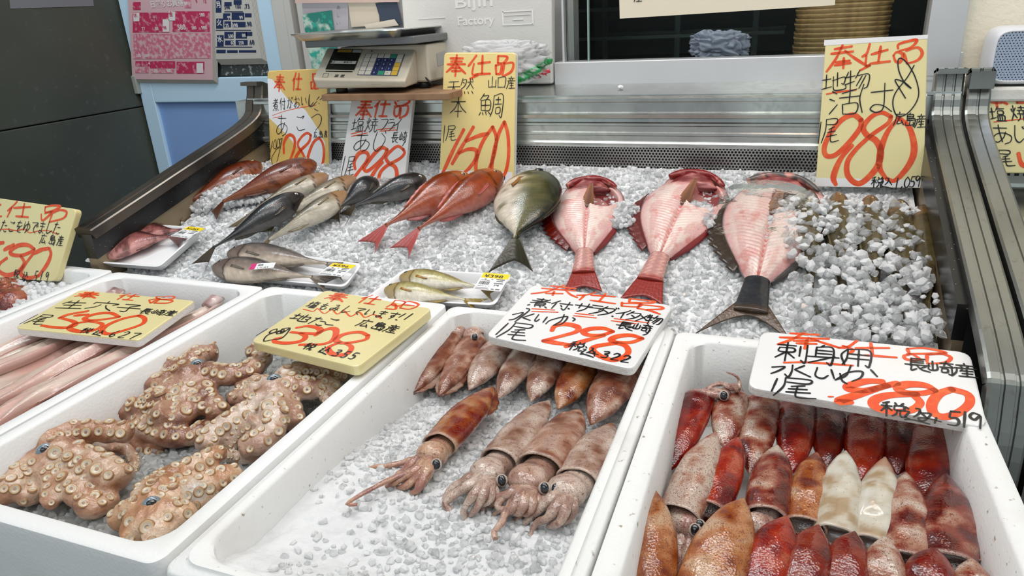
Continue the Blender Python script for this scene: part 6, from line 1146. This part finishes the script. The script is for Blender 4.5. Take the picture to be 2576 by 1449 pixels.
# ---- paper on the window, things in the dim room
yq = YW - .0015
q = paper('window_notice', 'long cream paper notice stuck on the window glass', 'paper', [(1556, -70), (2108, -70), (2100, 13), (1559, 47)], yq, mat('notice_paper', (.72, .66, .53), .6)); mbw = MB()
for Pk in parse(GL['産']): mbw.add(*ribbon(np.array([Uy((1594 + a * .22, -26 + b * .32), yq - .0012) for a, b in Pk]), .0016, np.array((0, -1.0, 0))))
mbw.obj('black_lettering', M['black_ink'], q)
m_bam = mat('bamboo', (.42, .27, .11), .5, noise=[(80, (.26, .15, .06), .45, .7)])
yt = YW + .17; xa, xb = Uy((1996, 100), yt)[0], Uy((2232, 100), yt)[0]; zb = .2625
def basket(z, k):
    c = np.array(((xa + xb) / 2 + .003 * math.sin(k * 2.3), yt, z)); hx = (xb - xa) / 2; a = np.linspace(0, 2 * np.pi, 40, endpoint=False)
    prof_ = [(.0, .001), (.90, .001), (.96, .006), (.985, .0135), (1.0, .0145), (1.0, .0112), (.97, .0065), (.92, .0005)]; V = []
    for r, h in prof_[1:]: V.append(c + np.stack([np.sign(np.cos(a)) * np.abs(np.cos(a)) ** .6 * hx * r, np.sign(np.sin(a)) * np.abs(np.sin(a)) ** .6 * .07 * r, 0 * a + h], 1))
    V = np.concatenate(V); n = 40; Fs = [(i * n + j, (i + 1) * n + j, (i + 1) * n + (j + 1) % n, i * n + (j + 1) % n) for i in range(6) for j in range(n)] + [tuple(range(n)), tuple(range(6 * n, 7 * n))[::-1]]; return V, Fs
first = None
for k in range(24):
    if first is None: V, Fs = basket(zb, 0); first = mesh('bamboo_tray', V, Fs, m_bam, None, True); o = first
    else: o = first.copy(); COL.objects.link(o); o.location = (.0012 * math.sin(k * 2.3), .001 * math.sin(k * 1.7), .0086 * k)
    tag(o, 'woven bamboo tray in the tall stack seen through the window', 'tray', 'bamboo trays stacked behind the window')
bag('plastic_bag', 'bluish crumpled plastic bag in the dim room behind the glass', (1712, 66), (1908, 168), YW + .12, .035, 9, tint=(.42, .44, .56), m=M['bag'], top=-.006)
pk = Uy((1612, 160), YW + .08); tag(MB().box((pk[0] - .025, YW + .06, .2625), (pk[0] + .03, YW + .10, .272)).obj('packet', mat('dull_red_packet', (.16, .03, .03), .4), bevel=.002), 'small dull red packet low behind the window glass', 'packet')
# ---- right: foam box, speaker, neighbouring case
m_fb = mat('aged_foam', (.72, .71, .66), .55, bump=[('v', 260, .12)], noise=[(14, (.55, .5, .42), .58, .75)])
zc2 = .2125
nb = thing('neighbour_case', 'second steel display case with slotted trays at the right edge', 'display case', (.6, 1.1, FZ))
NX0, NX1 = .303, .95
rail(.2885, .034, M['steel_rail'], 'end_rail', nb, .10, .80, 1, .262, 1.372)
MB().box((NX0, .80, FZ), (NX1, 1.455, -.16)).obj('base', M['steel'], nb)
mesh('side_panel', *sloped(.276, NX0, .80, 1.36, -.25, .085), M['black_wet'], nb, False)
m_slot = mat('slotted_tray_steel', (.46, .45, .42), .3, 1.0, noise=[(30, (.36, .34, .3), .5, .75)])
mesh('tray_panel', *sloped(NX0, NX1, .80, 1.40, -.06, -.03), m_slot, nb, False)
mb = MB()
for j, y in enumerate(np.arange(.86, 1.34, .028)):
    for i in range(10):
        x = NX0 + .022 + i * .05 + .012 * (j % 2); z = ice_z(y) - .0295; zz = ice_z(y + .004) - .0295; mb.add([(x, y, z), (x + .026, y, z), (x + .026, y + .004, zz), (x, y + .004, zz)], [(0, 1, 2, 3)])
mb.obj('drain_slots', mat('slot_dark', (.006, .006, .006), .6), nb)
MB().box((NX0, 1.385, -.16), (NX1, 1.455, .2095)).obj('back_body', M['steel'], nb)
vg = MB()
vg.box((NX0, 1.380, .105), (NX1, 1.384, .165)); v_ = vg.obj('vent_panel', mat('vent_grey', (.40, .40, .37), .4, .6), nb)
mb = MB()
for i in range(26): x = NX0 + .012 + i * .0125; mb.box((x, 1.3785, .118), (x + .006, 1.3802, .146))
mb.obj('vent_slots', mat('slot_dark2', (.006, .006, .006), .6), v_)
MB().box((.268, 1.385, .2095), (NX1, 1.455, .2125)).obj('top_shelf', M['steel'], nb)
fb = MB(); fb.box((.285, 1.372, .2130), (.62, 1.452, .222)); fb.box((.285, 1.372, .222), (.305, 1.452, .240)); fb.box((.60, 1.372, .222), (.62, 1.452, .240)); fb.box((.305, 1.430, .222), (.60, 1.452, .240)); fb.box((.280, 1.366, .240), (.625, 1.455, .262))
o = fb.obj('foam_box', m_fb, None, bevel=.004); tag(o, 'grubby upturned foam box beneath the small speaker', 'box')
sk = thing('speaker', 'small rounded white speaker with pale blue grille, at the right wall', 'speaker', (.36, 1.41, .262))
sL, sR = Uy((2490, 120), 1.385)[0], Uy((2640, 120), 1.385)[0]; zt2 = Uy((2540, 66), 1.40)[2]
cxs, czs = (sL + sR) / 2, (.2645 + zt2) / 2; hx, hz = (sR - sL) / 2, (zt2 - .2645) / 2; V = []; n = 40; a = np.linspace(0, 2 * np.pi, n, endpoint=False)
sq = lambda k, e=.45: np.stack([np.sign(np.cos(a)) * np.abs(np.cos(a)) ** e * hx * k, 0 * a, np.sign(np.sin(a)) * np.abs(np.sin(a)) ** e * hz * k], 1) + np.array((cxs, 0, czs))
pr = [(1.380, .80), (1.374, .84), (1.374, .88), (1.378, .94), (1.388, 1.0), (1.435, 1.0), (1.448, .9)]; V = np.concatenate([sq(k) + np.array((0, y, 0)) for y, k in pr]); Fs = [(i * n + j, i * n + (j + 1) % n, (i + 1) * n + (j + 1) % n, (i + 1) * n + j) for i in range(6) for j in range(n)] + [tuple(range(n))[::-1], tuple(range(6 * n, 7 * n))]
mesh('speaker_body', V, Fs, mat('speaker_white', (.66, .67, .70), .4), sk, True)
m_gr = mat('speaker_grille', (.56, .62, .76), .5); perforate(m_gr, .0046, .0009); V = sq(.84) + np.array((0, 1.3765, 0)); V2 = V - np.array((0, .001, 0)); mesh('grille', np.concatenate([V, V2]), [tuple(range(n, 2 * n))[::-1]] + [(j, (j + 1) % n, n + (j + 1) % n, n + j) for j in range(n)], m_gr, sk, False)
MB().box((cxs - .03, 1.39, .262), (cxs + .03, 1.43, .2665)).obj('foot', M['black'], sk)
P = cr([(.300, 1.45, .2705), (.285, 1.448, .272), (.270, 1.448, .276)], 8); V, Fs, _, _ = tube(P, .0022, .0022, UP + .2, 8); o = mesh('cable', V, Fs, M['white'], sk)
# ---- flyers on the blue door
def flyer(name, label, px, y, m, n_behind, dx, dz, grp):
    t = thing(name, label, 'flyer', Uy(px[3], y), grp)
    for k in range(n_behind, 0, -1): paper('back_sheet', None, None, [(p[0] + dx * k * (1 if i in (1, 2) else .5), p[1] + (dz * k if i in (2, 3) else 0)) for i, p in enumerate(px)], y + .0016 * k, M['newsprint'], .0009, t)
    return t, paper('front_sheet', None, None, px, y, m, .0009, t)
M['newsprint'] = mat('newsprint', (.56, .53, .48), .7); m_pinkp = mat('pink_newsprint', (.66, .42, .45), .7); m_pr = mat('red_print', (.52, .03, .10), .6, noise=[(60, (.66, .30, .36), .52, .64)]); m_prl = mat('light_red_print', (.62, .16, .24), .6, noise=[(75, (.68, .45, .48), .46, .6)]); m_bp = mat('navy_print', (.015, .03, .10), .6)
yf = 1.868
t, fs = flyer('pink_sale_flyer', 'stack of pink and red printed sale flyers hanging on the blue door', [(318, -60), (533, -60), (536, 201), (333, 199)], yf, m_pinkp, 6, 2.0, 1.5, 'sale flyers on the door')
Xf = np.array((1.0, 0, 0))
def zq(m, name, parent, quads, y):
    mb = MB()
    for (a, b, c_, d) in quads: mb.add([Uy((a / 2.995, b / 2.995), y), Uy((c_ / 2.995, b / 2.995), y), Uy((c_ / 2.995, d / 2.995), y), Uy((a / 2.995, d / 2.995), y)], [(0, 1, 2, 3)])
    return mb.obj(name, m, parent)
zq(m_pr, 'red_blocks', fs, [(1000, 15, 1060, 75), (1000, 95, 1275, 245), (1300, 85, 1580, 240), (1020, 460, 1320, 500), (1330, 465, 1540, 555), (1130, 500, 1320, 515)], yf - .0006)
zq(m_prl, 'pink_blocks', fs, [(1005, 255, 1310, 445), (1310, 250, 1585, 440), (1390, 0, 1440, 60), (1020, 505, 1120, 550), (1140, 520, 1310, 552)], yf - .0008)
def ft(txt, px, hp, m, parent, y, bold=.02): o = Uy((px[0] / 2.995, px[1] / 2.995), y); h = Uy((px[0] / 2.995, (px[1] - hp) / 2.995), y)[2] - o[2]; return text_mesh(txt, o, Xf, UP, h, m, 'print', parent, bold)
m_wp = mat('white_print', (.78, .72, .72), .6)
zq(m_wp, 'white_tags', fs, [(1005, 98, 1050, 160), (1270, 88, 1320, 155), (1225, 145, 1275, 240), (1480, 475, 1530, 550)], yf - .0010)
for a in (('日替りお買得市', (1135, 55), 42, m_wp), ('木', (1008, 130), 30, m_pr), ('金', (1275, 122), 30, m_pr), ('99', (1155, 150), 34, m_prl), ('77', (1070, 230), 26, m_wp), ('88', (1170, 228), 26, m_wp), ('98', (1230, 222), 26, m_pr), ('580', (1340, 225), 40, m_wp), ('580', (1505, 125), 26, m_wp), ('580', (1445, 222), 24, m_wp), ('980', (1520, 222), 26, m_wp), ('580', (1030, 430), 22, m_wp), ('580', (1090, 430), 22, m_wp), ('4', (1120, 490), 26, m_wp), ('158', (1150, 545), 26, m_wp), ('980', (1255, 545), 26, m_wp), ('9', (1475, 22), 26, m_pr), ('12', (1530, 22), 26, m_pr)): ft(*a[:3], a[3], fs, yf - .0014)
t, fs = flyer('blue_sale_flyer', 'stack of navy printed sale flyers right of the pink ones', [(528, -60), (622, -60), (659, 147), (543, 149)], yf + .006, M['newsprint'], 7, 3.4, 2.0, 'sale flyers on the door'); yg = yf + .006
zq(m_bp, 'navy_blocks', fs, [(1625, 0, 1668, 95), (1628, 140, 1682, 215), (1635, 265, 1685, 350), (1690, 15, 1745, 45), (1760, 0, 1820, 35), (1680, 100, 1735, 150), (1745, 95, 1840, 150), (1690, 160, 1740, 205), (1750, 165, 1850, 205), (1690, 240, 1760, 290), (1775, 240, 1860, 290), (1695, 305, 1760, 340), (1775, 300, 1865, 340), (1630, 375, 1700, 400), (1710, 378, 1790, 398), (1800, 378, 1930, 396), (1625, 352, 1900, 358), (1690, 85, 1830, 92), (1625, 225, 1890, 231), (1845, 100, 1895, 130), (1855, 240, 1900, 270)], yg - .0006)
for a in (('月', (1630, 55), 38, m_wp), ('火', (1635, 190), 38, m_wp), ('水', (1640, 315), 38, m_wp), ('398', (1690, 70), 28, m_bp), ('100', (1770, 65), 30, m_bp), ('.73', (1840, 65), 34, m_bp), ('99', (1715, 148), 28, m_wp), ('99', (1805, 145), 26, m_wp), ('.98', (1855, 198), 34, m_bp), ('25', (1700, 205), 26, m_wp), ('398', (1750, 205), 28, m_wp), ('500', (1720, 285), 26, m_wp), ('88', (1825, 280), 26, m_wp), ('60', (1740, 335), 26, m_wp), ('258', (1800, 335), 24, m_wp), ('.68', (1875, 335), 34, m_bp)): ft(*a[:3], a[3], fs, yg - .0014)
t3, f3 = flyer('newspaper', 'dark printed newspaper sheet below the navy flyers', [(560, 120), (690, 120), (690, 190), (556, 190)], yf + .020, mat('dark_newsprint', (.05, .06, .055), .6, noise=[(70, (.35, .36, .38), .56, .64)]), 0, 0, 0, 'sale flyers on the door')
o = mesh('taped_sheet', *hexa([Ux(p, XF + .0002) for p in ((20, -30), (232, -30), (236, 15), (26, 22))], [Ux(p, XF + .0012) for p in ((20, -30), (232, -30), (236, 15), (26, 22))]), mat('grey_sheet', (.17, .17, .18), .6), None, False); tag(o, 'dim grey sheet taped high on the refrigerator side', 'paper')
# ---- film around the split fish at the right
A = [Us(p, .036) for p in ((1838, 462), (2030, 470), (2046, 640), (1960, 800), (1850, 790), (1790, 600))]; c = np.mean(A, 0); V = [c]; n = 48; k = cr(A, 8, True); V = np.concatenate([[c + NI * .004]] + [c + (k - c) * r + NI * (.004 * (1 - r)) for r in np.linspace(.12, .97, 14)]); V[1:] += np.outer((fbm(V[1:], 22, 3, 2) - .5) * .006, NI); nn = len(k)
Fs = [(0, 1 + j, 1 + (j + 1) % nn) for j in range(nn)] + [(1 + i * nn + j, 1 + (i + 1) * nn + j, 1 + (i + 1) * nn + (j + 1) % nn, 1 + i * nn + (j + 1) % nn) for i in range(13) for j in range(nn)]
mesh('plastic_wrap', V, Fs, M['film_t'], hg, True)

lg = lambda x, y: ice_z(y) - .012 * sst(-1.02, -1.2, x) * sst(1.15, .95, y)
ex = [mound((610, 480), .085, .055, .022, 900, .004, .0075, 21, .012), mound((540, 500), .075, .05, .022, 600, .004, .0075, 22, .006), mound((560, 440), .06, .03, .02, 300, .004, .007, 23, .012),
      mound((1565, 540), .028, .035, .006, 130, .004, .007, 24, .012), mound((1745, 545), .034, .04, .006, 170, .004, .007, 25, .014), mound((1975, 570), .045, .055, .010, 260, .004, .007, 26, .020)]
rx_ = []
for k, (px, rx, ry, n) in enumerate([((2060, 590), .05, .08, 150), ((2130, 560), .05, .05, 120), ((2200, 600), .05, .07, 120), ((2290, 600), .04, .06, 80), ((2100, 690), .06, .07, 170), ((2200, 700), .06, .06, 140), ((2290, 740), .04, .08, 100), ((2120, 790), .06, .05, 130), ((2220, 800), .06, .05, 120), ((2300, 840), .04, .05, 80), ((2040, 520), .05, .03, 90), ((2200, 530), .07, .02, 90), ((2340, 700), .02, .1, 60)]):
    rx_.append(mound(px, rx, ry, .010, int(n * .5), 0.004, .0088, 40 + k, .030))
ice_field('crushed_ice', 'bed of crushed ice filling the display case', XL + .005, XR - .005, 0.913, 1.364, lg, .0080, .0032, .0066, 11, ex, clear=.45, shear=.165)

P = np.concatenate([e[0] for e in rx_]); r = np.concatenate([e[1] for e in rx_]); k = (P[:, 0] < XR - .008) & (P[:, 0] > .0) & (P[:, 1] > .915); P, r = P[k], r[k]; V, Fs = chunk_mesh(P, r, 77); o = fast_mesh('loose_ice', V, Fs, M['ice_clear']); o.data.materials.append(M['ice']); mi = np.repeat((np.random.default_rng(4).random(len(P)) < .55).astype(np.int32), len(Fs) // len(P)); o.data.polygons.foreach_set('material_index', mi)
tag(o, 'loose clear ice lumps heaped over the buried fish at right', 'ice', kind='stuff')
